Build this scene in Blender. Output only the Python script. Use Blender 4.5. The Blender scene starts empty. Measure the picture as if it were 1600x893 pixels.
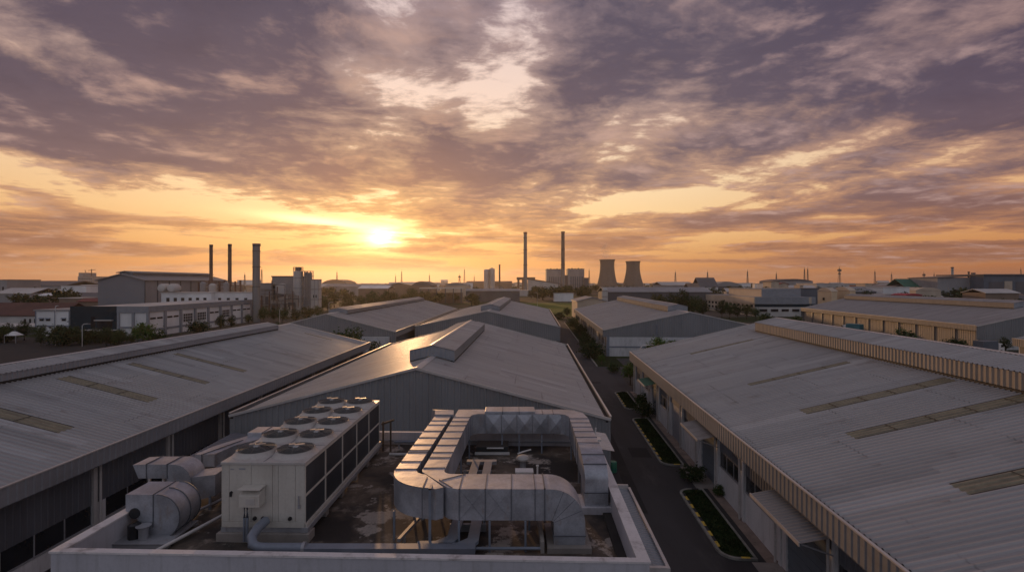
import bpy, math, random
from mathutils import Vector, Matrix, noise as mnoise
R = math.radians
scene = bpy.context.scene
COL = scene.collection
F, CX, HY, CZ = 800.0, 800.0, 441.0, 16.0      # focal length and horizon of the photograph (1600 px wide), eye height

def P(x, y, Y):
    """world point seen at photo pixel (x, y) at distance Y"""
    return Vector(((x - CX) / F * Y, Y, CZ - (y - HY) / F * Y))
def G(x, y, z=0.0):
    return P(x, y, (CZ - z) * F / (y - HY))
def lin(r, g, b):
    f = lambda c: (c / 255 / 12.92) if c <= 10 else ((c / 255 + 0.055) / 1.055) ** 2.4
    return (f(r), f(g), f(b))

# ------------------------------------------------------------------ mesh builder
class MB:
    def __init__(s): s.v = []; s.f = []; s.m = []; s.mi = 0; s.M = None
    def pt(s, p):
        p = Vector(p)
        s.v.append(s.M @ p if s.M else p); return len(s.v) - 1
    def face(s, idx): s.f.append(tuple(idx)); s.m.append(s.mi)
    def poly(s, pts): s.face([s.pt(p) for p in pts]); return s
    def box(s, x0, x1, y0, y1, z0, z1):
        i = [s.pt(p) for p in ((x0,y0,z0),(x1,y0,z0),(x1,y1,z0),(x0,y1,z0),(x0,y0,z1),(x1,y0,z1),(x1,y1,z1),(x0,y1,z1))]
        for q in ((3,2,1,0),(4,5,6,7),(0,1,5,4),(1,2,6,5),(2,3,7,6),(3,0,4,7)): s.face([i[k] for k in q])
        return s
    def prism(s, pts, z0, z1):
        n = len(pts); a = [s.pt((p[0], p[1], z0)) for p in pts]; b = [s.pt((p[0], p[1], z1)) for p in pts]
        s.face(a[::-1]); s.face(b)
        for k in range(n): s.face((a[k], a[(k+1)%n], b[(k+1)%n], b[k]))
        return s
    def extr(s, pts, vec):
        vec = Vector(vec); n = len(pts)
        a = [s.pt(p) for p in pts]; b = [s.pt(Vector(p) + vec) for p in pts]
        s.face(a[::-1]); s.face(b)
        for k in range(n): s.face((a[k], a[(k+1)%n], b[(k+1)%n], b[k]))
        return s
    def loft(s, rings, closed=True, caps=True):
        ids = [[s.pt(p) for p in r] for r in rings]; n = len(ids[0])
        for a, b in zip(ids[:-1], ids[1:]):
            for k in range(n if closed else n - 1): s.face((a[k], a[(k+1)%n], b[(k+1)%n], b[k]))
        if caps and closed: s.face(ids[0][::-1]); s.face(ids[-1])
        return s
    def tube(s, path, r, n=8, r1=None):
        path = [Vector(p) for p in path]; rings = []
        up = Vector((0, 0, 1)); m = len(path)
        for k, p in enumerate(path):
            t = (path[min(k+1, m-1)] - path[max(k-1, 0)]).normalized()
            a = t.cross(up)
            if a.length < 1e-3: a = t.cross(Vector((0, 1, 0)))
            a.normalize(); b = a.cross(t)
            rr = r if r1 is None else r + (r1 - r) * k / (m - 1)
            rings.append([p + rr * (math.cos(2*math.pi*j/n) * a + math.sin(2*math.pi*j/n) * b) for j in range(n)])
        return s.loft(rings)
    def lathe(s, prof, n=24, c=(0, 0, 0), caps=True):
        c = Vector(c)
        return s.loft([[c + Vector((r*math.cos(2*math.pi*j/n), r*math.sin(2*math.pi*j/n), z)) for j in range(n)] for r, z in prof], caps=caps)
    def beam(s, p, q, w, h=None):
        """square bar from p to q"""
        p, q = Vector(p), Vector(q); h = h or w; t = (q - p).normalized()
        a = t.cross(Vector((0, 0, 1)))
        if a.length < 1e-3: a = Vector((1, 0, 0))
        a.normalize(); b = a.cross(t); a *= w/2; b *= h/2
        return s.loft([[p-a-b, p+a-b, p+a+b, p-a+b], [q-a-b, q+a-b, q+a+b, q-a+b]])
    def build(s, name, mat, parent=None, smooth=False, bevel=0, loc=None, rz=0, weld=False):
        me = bpy.data.meshes.new(name)
        me.from_pydata([tuple(p) for p in s.v], [], s.f)
        for m in (mat if isinstance(mat, (list, tuple)) else [mat]): me.materials.append(m)
        if any(s.m):
            for p, k in zip(me.polygons, s.m): p.material_index = k
        import bmesh
        bm = bmesh.new(); bm.from_mesh(me)
        if weld: bmesh.ops.remove_doubles(bm, verts=bm.verts, dist=1e-4)
        if not getattr(s, 'open', False): bmesh.ops.recalc_face_normals(bm, faces=bm.faces)
        bm.to_mesh(me); bm.free()
        if smooth:
            for p in me.polygons: p.use_smooth = True
            if smooth is not True: me.set_sharp_from_angle(angle=R(smooth))
        o = bpy.data.objects.new(name, me); COL.objects.link(o)
        if parent: o.parent = parent
        if loc is not None: o.location = loc
        o.rotation_euler.z = rz
        if bevel:
            md = o.modifiers.new('bevel', 'BEVEL'); md.width = bevel; md.segments = 2; md.limit_method = 'ANGLE'; md.angle_limit = R(40)
        return o

def tag(o, label=None, cat=None, group=None, kind=None):
    if label: o['label'] = label
    if cat: o['category'] = cat
    if group: o['group'] = group
    if kind: o['kind'] = kind
    return o
def thing(name, label, cat, loc=(0, 0, 0), rz=0, group=None):
    o = bpy.data.objects.new(name, None); COL.objects.link(o); o.empty_display_size = 0.5
    o.location = loc; o.rotation_euler.z = rz
    return tag(o, label, cat, group)
def dup(root, loc, rz=0, label=None, group=None, scale=None):
    def cp(o, par):
        c = o.copy(); COL.objects.link(c); c.parent = par
        for ch in o.children: cp(ch, c)
        return c
    r = cp(root, None); r.location = loc; r.rotation_euler.z = rz
    if scale: r.scale = scale if hasattr(scale, '__len__') else (scale,) * 3
    if label: r['label'] = label
    if group: r['group'] = group
    return r

# ------------------------------------------------------------------ node helpers
class Nd:
    def __init__(s, tree): s.t = tree
    def new(s, typ, **kw):
        n = s.t.nodes.new(typ)
        for k, v in kw.items(): setattr(n, k, v)
        return n
    def put(s, sock, val):
        if isinstance(val, bpy.types.NodeSocket): s.t.links.new(val, sock)
        elif val is not None:
            if sock.type == 'RGBA' and len(val) == 3: val = (*val, 1)
            sock.default_value = val
    def m(s, op, a, b=None, c=None, clamp=False):
        n = s.new('ShaderNodeMath', operation=op, use_clamp=clamp)
        s.put(n.inputs[0], a)
        if b is not None: s.put(n.inputs[1], b)
        if c is not None: s.put(n.inputs[2], c)
        return n.outputs[0]
    def add(s, a, b): return s.m('ADD', a, b)
    def sub(s, a, b): return s.m('SUBTRACT', a, b)
    def mul(s, a, b): return s.m('MULTIPLY', a, b)
    def smooth(s, x, a, b, lo=0.0, hi=1.0):
        n = s.new('ShaderNodeMapRange', interpolation_type='SMOOTHSTEP')
        for k, v in zip(range(5), (x, a, b, lo, hi)): s.put(n.inputs[k], v)
        return n.outputs[0]
    def mix(s, f, a, b, mode='MIX'):
        n = s.new('ShaderNodeMix', data_type='RGBA', blend_type=mode)
        s.put(n.inputs[0], f); s.put(n.inputs[6], a); s.put(n.inputs[7], b)
        return n.outputs[2]
    def ramp(s, x, stops, interp='LINEAR'):
        n = s.new('ShaderNodeValToRGB'); e = n.color_ramp; e.interpolation = interp
        while len(e.elements) < len(stops): e.elements.new(0.5)
        for el, (p, c) in zip(e.elements, stops):
            el.position = p; el.color = (*c, 1) if hasattr(c, '__len__') else (c, c, c, 1)
        s.put(n.inputs[0], x); return n.outputs[0]
    def noise(s, vec, scale, detail=4, rough=0.55, dist=0.0, out=0):
        n = s.new('ShaderNodeTexNoise'); s.put(n.inputs['Vector'], vec)
        n.inputs['Scale'].default_value = scale; n.inputs['Detail'].default_value = detail
        n.inputs['Roughness'].default_value = rough; n.inputs['Distortion'].default_value = dist
        return n.outputs[out]
    def mapv(s, vec, loc=(0, 0, 0), rot=(0, 0, 0), sc=(1, 1, 1)):
        n = s.new('ShaderNodeMapping'); s.put(n.inputs[0], vec)
        n.inputs[1].default_value = loc; n.inputs[2].default_value = rot; n.inputs[3].default_value = sc
        return n.outputs[0]
    def xyz(s, x, y, z=0.0):
        n = s.new('ShaderNodeCombineXYZ'); s.put(n.inputs[0], x); s.put(n.inputs[1], y); s.put(n.inputs[2], z); return n.outputs[0]
    def sep(s, v):
        n = s.new('ShaderNodeSeparateXYZ'); s.put(n.inputs[0], v); return n.outputs

def new_mat(name):
    m = bpy.data.materials.new(name); m.use_nodes = True
    n = Nd(m.node_tree); b = m.node_tree.nodes['Principled BSDF']
    tc = n.new('ShaderNodeTexCoord')
    return m, n, b, tc.outputs['Object']
def bump(n, b, h, strength=0.3, dist=0.02):
    k = n.new('ShaderNodeBump'); k.inputs['Strength'].default_value = strength; k.inputs['Distance'].default_value = dist
    n.put(k.inputs['Height'], h); n.put(b.inputs['Normal'], k.outputs[0])
def shade(k, c): return tuple(max(0, x * k) for x in c)

def paint(name, col, rough=0.6, metal=0.0, var=0.18, scale=0.7, stretch=(1, 1, 1), stain=None, stain_amt=0.0, spec=None, grain=12.0, vstreak=0.0):
    """weathered paint, plaster, metal: large mottling, fine grain, a stain that runs along one axis"""
    m, n, b, ob = new_mat(name)
    big = n.noise(n.mapv(ob, sc=stretch), scale, 5, 0.6)
    c = n.mix(n.smooth(big, 0.3, 0.72), shade(1 - var, col), shade(1 + var, col))
    fine = n.noise(ob, grain, 3, 0.6)
    c = n.mix(n.mul(n.smooth(fine, 0.45, 0.7), 0.25), c, shade(0.7, col))
    if stain:
        st = n.noise(n.mapv(ob, loc=(7, 3, 1), sc=stretch), scale * 2.3, 6, 0.68)
        c = n.mix(n.mul(n.smooth(st, 0.52, 0.75), stain_amt), c, stain)
    if vstreak:
        vs = n.noise(n.mapv(ob, loc=(1, 9, 4), sc=(3.0, 3.0, 0.18)), 1.6, 5, 0.65)
        c = n.mix(n.mul(n.smooth(vs, 0.5, 0.72), vstreak), c, stain or shade(0.45, col))
    n.put(b.inputs['Base Color'], c)
    n.put(b.inputs['Roughness'], n.m('ADD', rough - 0.1, n.mul(big, 0.2)))
    b.inputs['Metallic'].default_value = metal
    if spec is not None: b.inputs['Specular IOR Level'].default_value = spec
    return m

def roof_mat(name, col, seed=0.0, metal=0.25, rough=0.42):
    """long-run metal roof sheet: down-slope streaks, sheet-to-sheet tone, grime patches"""
    m, n, b, ob = new_mat(name)
    x, y, z = n.sep(ob)
    o2 = n.mapv(ob, loc=(seed * 13.7, seed * 5.1, 0))
    sheet = n.new('ShaderNodeTexWhiteNoise', noise_dimensions='2D')
    n.put(sheet.inputs['Vector'], n.xyz(n.m('FLOOR', n.m('DIVIDE', y, 1.6)), n.m('FLOOR', n.m('DIVIDE', n.add(x, 3.0), 6.5))))
    c = n.mix(sheet.outputs['Value'], shade(0.91, col), shade(1.09, col))
    streak = n.noise(n.mapv(o2, sc=(0.10, 1.3, 0.1)), 1.0, 6, 0.68)
    c = n.mix(n.mul(n.smooth(streak, 0.45, 0.75), 0.5), c, shade(0.62, col))
    patch = n.noise(o2, 0.09, 5, 0.6)
    c = n.mix(n.mul(n.smooth(patch, 0.42, 0.7), 0.45), c, (col[0]*1.15, col[1]*1.06, col[2]*0.98))
    # end laps of the sheets, each run of sheets lapped at its own height
    lapx = n.m('FRACT', n.add(n.m('DIVIDE', n.m('ABSOLUTE', x), 6.1), n.mul(n.m('FLOOR', n.m('DIVIDE', y, 9.6)), 0.37)))
    lap = n.smooth(n.m('ABSOLUTE', n.sub(lapx, 0.5)), 0.010, 0.004)
    lap = n.mul(lap, n.smooth(n.noise(o2, 0.35, 4), 0.40, 0.62))
    c = n.mix(n.mul(lap, 0.55), c, shade(0.30, col))
    # rust run-off below the laps
    run = n.mul(n.smooth(lapx, 0.5, 0.64, 1.0, 0.0), n.smooth(lapx, 0.497, 0.503))
    c = n.mix(n.mul(n.mul(run, n.smooth(n.noise(n.mapv(o2, sc=(0.12, 2.6, 1)), 1.0, 5, 0.7), 0.52, 0.7)), 0.55), c, (0.15, 0.105, 0.08))
    # odd replaced sheets
    odd = n.new('ShaderNodeTexWhiteNoise', noise_dimensions='2D')
    n.put(odd.inputs['Vector'], n.xyz(n.m('FLOOR', n.m('DIVIDE', y, 0.84)), n.m('FLOOR', n.m('DIVIDE', x, 6.1))))
    c = n.mix(n.mul(n.smooth(odd.outputs['Value'], 0.955, 0.96), 0.5), c, shade(1.35, col))
    c = n.mix(n.mul(n.smooth(odd.outputs['Value'], 0.05, 0.045), 0.5), c, shade(0.68, col))
    dirt = n.noise(n.mapv(o2, sc=(0.35, 1.0, 1)), 0.55, 7, 0.7)
    c = n.mix(n.mul(n.smooth(dirt, 0.56, 0.72), 0.55), c, (col[0]*0.55, col[1]*0.46, col[2]*0.40))
    n.put(b.inputs['Base Color'], c)
    n.put(b.inputs['Roughness'], n.add(rough - 0.12, n.mul(streak, 0.26)))
    b.inputs['Metallic'].default_value = metal
    bump(n, b, n.noise(n.mapv(o2, sc=(0.4, 1, 1)), 1.1, 3), 0.25, 0.03)
    return m

def duct_mat(name, col, seed, rough=0.38):
    """galvanised sheet: spangle, dull bloom, water marks"""
    m, n, b, ob = new_mat(name)
    o2 = n.mapv(ob, loc=(seed, seed * 2, 0))
    big = n.noise(o2, 1.3, 6, 0.62)
    vor = n.new('ShaderNodeTexVoronoi'); n.put(vor.inputs['Vector'], o2); vor.inputs['Scale'].default_value = 26
    c = n.mix(n.smooth(big, 0.32, 0.7), shade(0.72, col), shade(1.12, col))
    bw_ = n.new('ShaderNodeRGBToBW'); n.put(bw_.inputs[0], vor.outputs['Color'])
    c = n.mix(0.10, c, bw_.outputs[0], 'OVERLAY')
    wat = n.noise(n.mapv(o2, sc=(1, 1, 0.35)), 3.1, 6, 0.7)
    c = n.mix(n.mul(n.smooth(wat, 0.56, 0.7), 0.55), c, (0.30, 0.24, 0.20))
    n.put(b.inputs['Base Color'], c)
    n.put(b.inputs['Roughness'], n.add(rough - 0.08, n.mul(big, 0.3)))
    b.inputs['Metallic'].default_value = 0.45
    bump(n, b, n.noise(o2, 1.9, 2), 0.22, 0.05)
    return m

def leaf_mat(name, c0, c1):
    m, n, b, ob = new_mat(name)
    g = n.new('ShaderNodeNewGeometry')
    k = n.noise(ob, 0.9, 3)
    c = n.mix(n.smooth(k, 0.35, 0.65), c0, c1)
    c = n.mix(n.mul(g.outputs['Random Per Island'], 0.6), c, shade(1.7, c1))
    n.put(b.inputs['Base Color'], c); b.inputs['Roughness'].default_value = 0.7
    b.inputs['Specular IOR Level'].default_value = 0.25
    b.inputs['Subsurface Weight'].default_value = 0.0
    return m
# ------------------------------------------------------------------ camera, sky, sun, air
SUN_AZ, SUN_EL = -14.0, 5.2
cam_d = bpy.data.cameras.new('camera'); cam = bpy.data.objects.new('camera', cam_d); COL.objects.link(cam)
cam.location = (0, 0, CZ); cam.rotation_euler = (R(90), 0, 0)
cam_d.sensor_width = 36; cam_d.lens = 18; cam_d.shift_y = (HY - 446.5) / 1600
cam_d.clip_start = 0.1; cam_d.clip_end = 40000
scene.camera = cam
vs = scene.view_settings; vs.view_transform = 'Standard'; vs.look = 'None'; vs.exposure = 0; vs.gamma = 1; vs.use_curve_mapping = False
scene.cycles.use_denoising = True
scene.cycles.max_bounces = 6; scene.cycles.diffuse_bounces = 3; scene.cycles.glossy_bounces = 3; scene.cycles.volume_bounces = 1
scene.cycles.sample_clamp_indirect = 6

world = bpy.data.worlds.new('World'); scene.world = world; world.use_nodes = True
def build_world():
    t = world.node_tree; n = Nd(t)
    bg = t.nodes['Background']
    gen = n.new('ShaderNodeTexCoord').outputs['Generated']
    x, y, z = n.sep(gen)
    D = 180 / math.pi
    el = n.mul(n.m('ARCSINE', z), D)
    az = n.mul(n.m('ARCTAN2', x, y), D)
    up = n.m('MAXIMUM', el, 0.0)
    # angular offset from the sun, in degrees
    dx = n.sub(az, SUN_AZ); dy = n.sub(el, SUN_EL)
    def gauss(a0, e0, sa, se, tilt=0.0):
        a = n.sub(az, a0); e = n.sub(el, e0)
        if tilt:
            e = n.sub(e, n.mul(a, tilt))
        a = n.m('DIVIDE', a, sa); e = n.m('DIVIDE', e, se)
        return n.m('EXPONENT', n.mul(n.add(n.mul(a, a), n.mul(e, e)), -1.0))
    # --- clear sky between the clouds: Nishita tinted by the sunset gradient
    sky = n.new('ShaderNodeTexSky', sky_type='NISHITA'); sky.sun_disc = False
    sky.sun_elevation = R(SUN_EL); sky.sun_rotation = R(SUN_AZ); sky.air_density = 1.5; sky.dust_density = 3.0
    grad = n.ramp(n.m('DIVIDE', up, 32.0), [
        (0.0, lin(194, 126, 80)), (0.05, lin(216, 146, 84)), (0.13, lin(238, 184, 122)), (0.22, lin(252, 212, 156)),
        (0.36, lin(254, 226, 186)), (0.6, lin(246, 216, 198)), (1.0, lin(214, 196, 200))])
    side = n.smooth(az, 8, 50)
    grad = n.mix(n.mul(side, 0.95), grad, n.mix(0.6, grad, lin(205, 160, 140), 'MULTIPLY'))
    left = n.smooth(az, -22, -48)
    grad = n.mix(n.mul(left, 0.55), grad, n.mix(0.6, grad, lin(215, 170, 140), 'MULTIPLY'))
    clear = n.mix(1.0, grad, n.mix(1.0, sky.outputs[0], (0.006, 0.006, 0.006), 'MULTIPLY'), 'ADD')
    # --- cloud deck: noise on a flat layer overhead, so streets run to the horizon
    h = n.add(n.m('MAXIMUM', z, 0.0), 0.085)
    q = n.m('DIVIDE', x, h); r = n.m('DIVIDE', y, h)
    pl0 = n.mapv(n.xyz(q, r), rot=(0, 0, R(-12)))
    def deck(off):
        pl = n.mapv(pl0, loc=off)
        warp = n.noise(pl, 1.1, 3, 0.5, out=1)
        wv = n.new('ShaderNodeVectorMath', operation='MULTIPLY_ADD')
        n.put(wv.inputs[0], warp); wv.inputs[1].default_value = (0.42, 0.42, 0); n.put(wv.inputs[2], pl)
        w = wv.outputs[0]
        big = n.noise(n.mapv(w, loc=(3.1, 1.7, 0), sc=(1.0, 0.42, 1)), 0.75, 3, 0.5)
        mid = n.noise(n.mapv(w, loc=(8.3, 2.2, 2), sc=(1.0, 0.80, 1)), 1.55, 4, 0.52)
        fine = n.noise(n.mapv(w, loc=(1.3, 7.2, 5), sc=(1.0, 1.15, 1)), 7.0, 8, 0.64)
        return big, mid, n.add(n.mul(mid, 0.9), n.mul(fine, 0.26)), fine, n.add(n.add(n.mul(big, 0.55), n.mul(mid, 0.80)), n.mul(fine, 0.36))
    big, mid, sh0, fine, dd = deck((0, 0, 0))
    sh1 = deck((-0.035, -0.16, 0))[2]          # the same deck a little nearer the sun
    plw = pl0
    # low bands seen edge-on
    band = n.noise(n.mapv(n.xyz(n.add(az, n.mul(mid, 6.0)), n.add(el, n.mul(fine, 0.5))), loc=(4.0, 0.9, 0), sc=(0.060, 0.62, 1)), 1.0, 7, 0.60, 0.35)
    low = n.smooth(el, 8.5, 4.0)
    dens = n.sub(dd, 0.33)
    dens = n.mix(low, dens, n.add(n.mul(band, 1.30), n.sub(n.mul(mid, 0.16), 0.20)))
    dens = n.sep(dens)[0]
    bias = n.ramp(n.m('DIVIDE', up, 32.0), [(0.0, 0.44), (0.06, 0.56), (0.13, 0.62), (0.2, 0.58), (0.27, 0.60), (0.34, 0.66), (0.5, 0.645), (0.75, 0.625), (1.0, 0.635)])
    def acc(terms):
        s = None
        for w, g in terms:
            v = n.mul(g, w); s = v if s is None else n.add(s, v)
        return s
    sh = acc([(-0.26, gauss(-14.5, 20.0, 6.5, 3.0, -0.12)), (0.12, gauss(-42, 14.5, 10, 3.2)), (0.13, gauss(30, 25, 9, 4)), (0.08, gauss(-24, 27, 10, 4)), (-0.15, gauss(2, 25.5, 4.5, 4.5, 0.3)), (-0.05, gauss(-6, 17.5, 6, 2.5)),
              (-0.17, gauss(-36, 8.2, 15, 2.2, -0.10)), (-0.13, gauss(17, 8.6, 10, 1.5, 0.05)), (-0.20, gauss(9, 13.5, 6, 2.2, 0.25)),
              (-0.12, gauss(32, 13, 10, 1.3, 0.25)), (-0.14, gauss(-13, 5.2, 6, 0.9)), (-0.10, gauss(-25, 6.5, 9, 0.8)),
              (0.12, gauss(12, 21, 11, 4.5, 0.2)), (0.14, gauss(-32, 20, 12, 6, -0.1)), (0.13, gauss(-10, 12.5, 14, 2.6)),
              (0.12, gauss(38, 20, 14, 6, 0.2)), (0.08, gauss(14, 6.3, 9, 0.9)), (0.08, gauss(38, 8, 10, 2.5)), (0.07, gauss(-4, 7.6, 6, 1.2))])
    d = n.add(n.add(dens, bias), n.sub(sh, 1.0))                  # > ~0.07 cloudy
    cover = n.smooth(d, 0.0, 0.10)
    thick = n.smooth(d, 0.03, 0.26)
    # --- cloud colour: bright thin rims, violet grey bodies, warm undersides towards the sun
    sd = n.m('SQRT', n.add(n.mul(dx, dx), n.mul(n.mul(dy, dy), 2.2)))
    warm = n.m('EXPONENT', n.mul(sd, -1 / 9.0))
    rim = n.ramp(n.m('DIVIDE', up, 32.0), [(0.0, lin(205, 138, 88)), (0.15, lin(214, 152, 104)), (0.3, lin(206, 160, 128)), (0.6, lin(178, 150, 142)), (1.0, lin(150, 132, 142))])
    body = n.ramp(n.m('DIVIDE', up, 32.0), [(0.0, lin(188, 122, 84)), (0.12, lin(158, 110, 88)), (0.28, lin(124, 101, 106)), (0.5, lin(90, 81, 98)), (1.0, lin(66, 65, 87))])
    body = n.mix(n.mul(n.smooth(az, 15, 48), 0.55), body, n.mix(1.0, body, lin(196, 196, 222), 'MULTIPLY'))
    body = n.mix(n.mul(n.smooth(az, -20, -48), 0.4), body, n.mix(1.0, body, lin(214, 214, 226), 'MULTIPLY'))
    rim = n.mix(n.mul(side, 0.5), rim, n.mix(1.0, rim, lin(218, 205, 215), 'MULTIPLY'))
    lit = n.smooth(n.sub(sh0, sh1), 0.0, 0.20)
    litc = n.mix(n.m('EXPONENT', n.mul(sd, -1 / 16.0)), lin(206, 172, 166), lin(255, 194, 112))
    shadow = n.smooth(n.sub(sh0, sh1), 0.02, -0.18)
    body = n.mix(n.mul(shadow, 0.5), body, n.mix(1.0, body, (0.62, 0.62, 0.70), 'MULTIPLY'))
    body = n.mix(n.mul(lit, 0.62), body, litc)
    rim = n.mix(n.mul(lit, 0.5), rim, litc)
    cloud = n.mix(thick, rim, body)
    cloud = n.mix(n.mul(warm, 0.55), cloud, n.mix(thick, lin(255, 200, 110), lin(226, 144, 70)))
    out = n.mix(n.mul(cover, 0.96), clear, cloud)
    # --- the veiled sun: glow that gives light, dimmed where the cloud is thick
    g1 = n.mul(n.mul(n.add(n.mul(gauss(SUN_AZ, SUN_EL - 0.2, 1.5, 0.85), 4.5), n.mul(gauss(SUN_AZ, SUN_EL - 0.1, 3.6, 1.9), 0.9)), n.smooth(band, 0.32, 0.56, 1.1, 0.40)), 1.0)
    g2 = n.mul(gauss(SUN_AZ, SUN_EL - .2, 5.0, 2.0), 0.30)
    g3 = n.mul(gauss(SUN_AZ, SUN_EL - 1.5, 18, 6.0), 0.28)
    g4 = n.mul(n.mul(n.add(gauss(SUN_AZ + 3, SUN_EL - 0.1, 4.0, 0.6), gauss(SUN_AZ - 6, SUN_EL + 1.1, 5.5, 0.5, -.08)), n.smooth(d, 0.16, 0.0)), 1.0)
    veil = n.sub(1.0, n.mul(thick, 0.75))
    glow = n.mix(1.0, n.mix(1.0, n.xyz(g1, n.mul(g1, 0.82), n.mul(g1, 0.45)), n.xyz(g2, n.mul(g2, 0.62), n.mul(g2, 0.22)), 'ADD'),
                 n.mix(1.0, n.xyz(g3, n.mul(g3, 0.46), n.mul(g3, 0.04)), n.xyz(g4, n.mul(g4, 0.8), n.mul(g4, 0.45)), 'ADD'), 'ADD')
    out = n.mix(1.0, out, n.mix(1.0, glow, n.xyz(veil, veil, veil), 'MULTIPLY'), 'ADD')
    # below the horizon: dim earth
    out = n.mix(n.smooth(el, -0.2, -2.5), out, (0.10, 0.075, 0.06))
    # the eastern half of the sky: lavender dusk cloud
    aaz = n.m('ABSOLUTE', az)
    back = n.mul(n.smooth(aaz, 55, 115), n.smooth(el, -1.0, 1.0))
    dusk = n.mix(n.smooth(mid, 0.35, 0.65), (0.36, 0.37, 0.44), (0.25, 0.26, 0.32))
    out = n.mix(back, out, dusk)
    n.put(bg.inputs[0], out); bg.inputs[1].default_value = 1.0
build_world()

sun_d = bpy.data.lights.new('sun', 'SUN'); sun_o = bpy.data.objects.new('sun', sun_d); COL.objects.link(sun_o)
sun_d.energy = 1.6; sun_d.angle = R(1.0); sun_d.color = (1.0, 0.55, 0.25)
sv = Vector((math.sin(R(SUN_AZ)) * math.cos(R(SUN_EL)), math.cos(R(SUN_AZ)) * math.cos(R(SUN_EL)), math.sin(R(SUN_EL))))
sun_o.rotation_euler = (-sv).to_track_quat('-Z', 'Y').to_euler(); sun_o.location = sv * 300 + Vector((0, 0, 40))

def build_haze():
    b = MB().box(-9500, 9500, -400, 9500, -1.0, 190)
    m = bpy.data.materials.new('haze'); m.use_nodes = True; t = m.node_tree
    t.nodes.remove(t.nodes['Principled BSDF'])
    v = t.nodes.new('ShaderNodeVolumePrincipled'); v.inputs['Density'].default_value = 0.00008
    v.inputs['Color'].default_value = (0.93, 0.86, 0.80, 1); v.inputs['Anisotropy'].default_value = 0.7
    t.links.new(v.outputs[0], t.nodes['Material Output'].inputs['Volume'])
    o = b.build('haze', m); tag(o, kind='stuff')
    m.cycles.homogeneous_volume = True if hasattr(m, 'cycles') and hasattr(m.cycles, 'homogeneous_volume') else None
# ------------------------------------------------------------------ materials
M_ROOF = [roof_mat('roof_sheet_%d' % k, c, k, 0.12, r) for k, (c, r) in enumerate([
    ((0.335, 0.325, 0.325), 0.50), ((0.32, 0.315, 0.315), 0.48), ((0.34, 0.325, 0.315), 0.45), ((0.31, 0.295, 0.285), 0.50), ((0.26, 0.255, 0.255), 0.55)])]
M_FASCIA = paint('fascia_sheet', (0.235, 0.228, 0.225), 0.5, 0.1, 0.12, 0.5, (1, 0.2, 1), (0.16, 0.13, 0.11), 0.4)
M_FASCIA_DK = paint('fascia_sheet_grey', (0.26, 0.27, 0.29), 0.5, 0.1, 0.12, 0.5, (1, 0.2, 1), (0.12, 0.11, 0.10), 0.4)
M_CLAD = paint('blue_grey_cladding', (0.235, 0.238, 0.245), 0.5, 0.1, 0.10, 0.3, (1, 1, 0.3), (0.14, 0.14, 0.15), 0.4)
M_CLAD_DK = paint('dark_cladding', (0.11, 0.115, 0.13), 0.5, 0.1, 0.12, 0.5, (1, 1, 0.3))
M_CLAD_TAN = paint('tan_cladding', (0.25, 0.215, 0.18), 0.6, 0.0, 0.12, 0.5, (1, 1, 0.3), (0.2, 0.16, 0.12), 0.4)
M_WALLW = paint('white_wall_paint', (0.56, 0.55, 0.55), 0.75, 0.0, 0.10, 0.6, (1, 1, 0.4), (0.22, 0.20, 0.19), 0.45, vstreak=0.35)
M_PARA = paint('parapet_paint', (0.46, 0.45, 0.48), 0.7, 0.0, 0.08, 0.5, (1, 1, 0.5), (0.20, 0.18, 0.17), 0.30, vstreak=0.32)
M_WALLG = paint('grey_wall_paint', (0.25, 0.26, 0.28), 0.75, 0.0, 0.10, 0.6)
M_TEAL = paint('dark_teal_cladding', (0.014, 0.034, 0.048), 0.8, 0.0, 0.12, 0.5, spec=0.15)
M_GUTTER = paint('gutter_grime', (0.025, 0.022, 0.02), 0.8, 0.0, 0.3, 1.0)
M_TRIM = paint('pale_trim', (0.50, 0.47, 0.45), 0.45, 0.2, 0.12, 0.5, (1, 0.3, 1), (0.2, 0.17, 0.15), 0.4)
M_STEELB = paint('blue_grey_steel', (0.20, 0.225, 0.27), 0.5, 0.2, 0.15, 1.2)
M_STEELG = paint('grey_steel', (0.36, 0.36, 0.38), 0.5, 0.4, 0.15, 1.2, (1, 1, 1), (0.2, 0.13, 0.09), 0.4)
M_PIPEW = paint('white_pipe', (0.6, 0.58, 0.56), 0.5, 0.0, 0.12, 1.2, (1, 1, 1), (0.3, 0.25, 0.2), 0.4)
M_WIN = paint('dark_window_glass', (0.02, 0.022, 0.026), 0.15, 0.0, 0.3, 0.6)
M_DOOR = paint('roller_door_blue_grey', (0.13, 0.16, 0.19), 0.5, 0.1, 0.12, 0.7)
M_DOORW = paint('white_door', (0.5, 0.5, 0.5), 0.6, 0.0, 0.1, 0.7)
M_DOORT = paint('teal_door', (0.03, 0.16, 0.17), 0.5, 0.0, 0.15, 0.7)
M_CONC = paint('concrete_apron', (0.27, 0.24, 0.215), 0.9, 0.0, 0.22, 0.5, (1, 1, 1), (0.09, 0.075, 0.065), 0.6)
M_PAVE = paint('footpath_tiles', (0.25, 0.19, 0.155), 0.9, 0.0, 0.22, 0.9, (1, 1, 1), (0.10, 0.08, 0.065), 0.6)
M_KERB = paint('kerb_concrete', (0.24, 0.23, 0.205), 0.85, 0.0, 0.3, 1.5, (1, 1, 1), (0.12, 0.11, 0.09), 0.6)
M_YEL = paint('kerb_yellow', (0.62, 0.42, 0.06), 0.8, 0.0, 0.2, 2.0, (1, 1, 1), (0.12, 0.1, 0.06), 0.5)
M_BLK = paint('kerb_black', (0.03, 0.03, 0.03), 0.8, 0.0, 0.2, 2.0)
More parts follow.
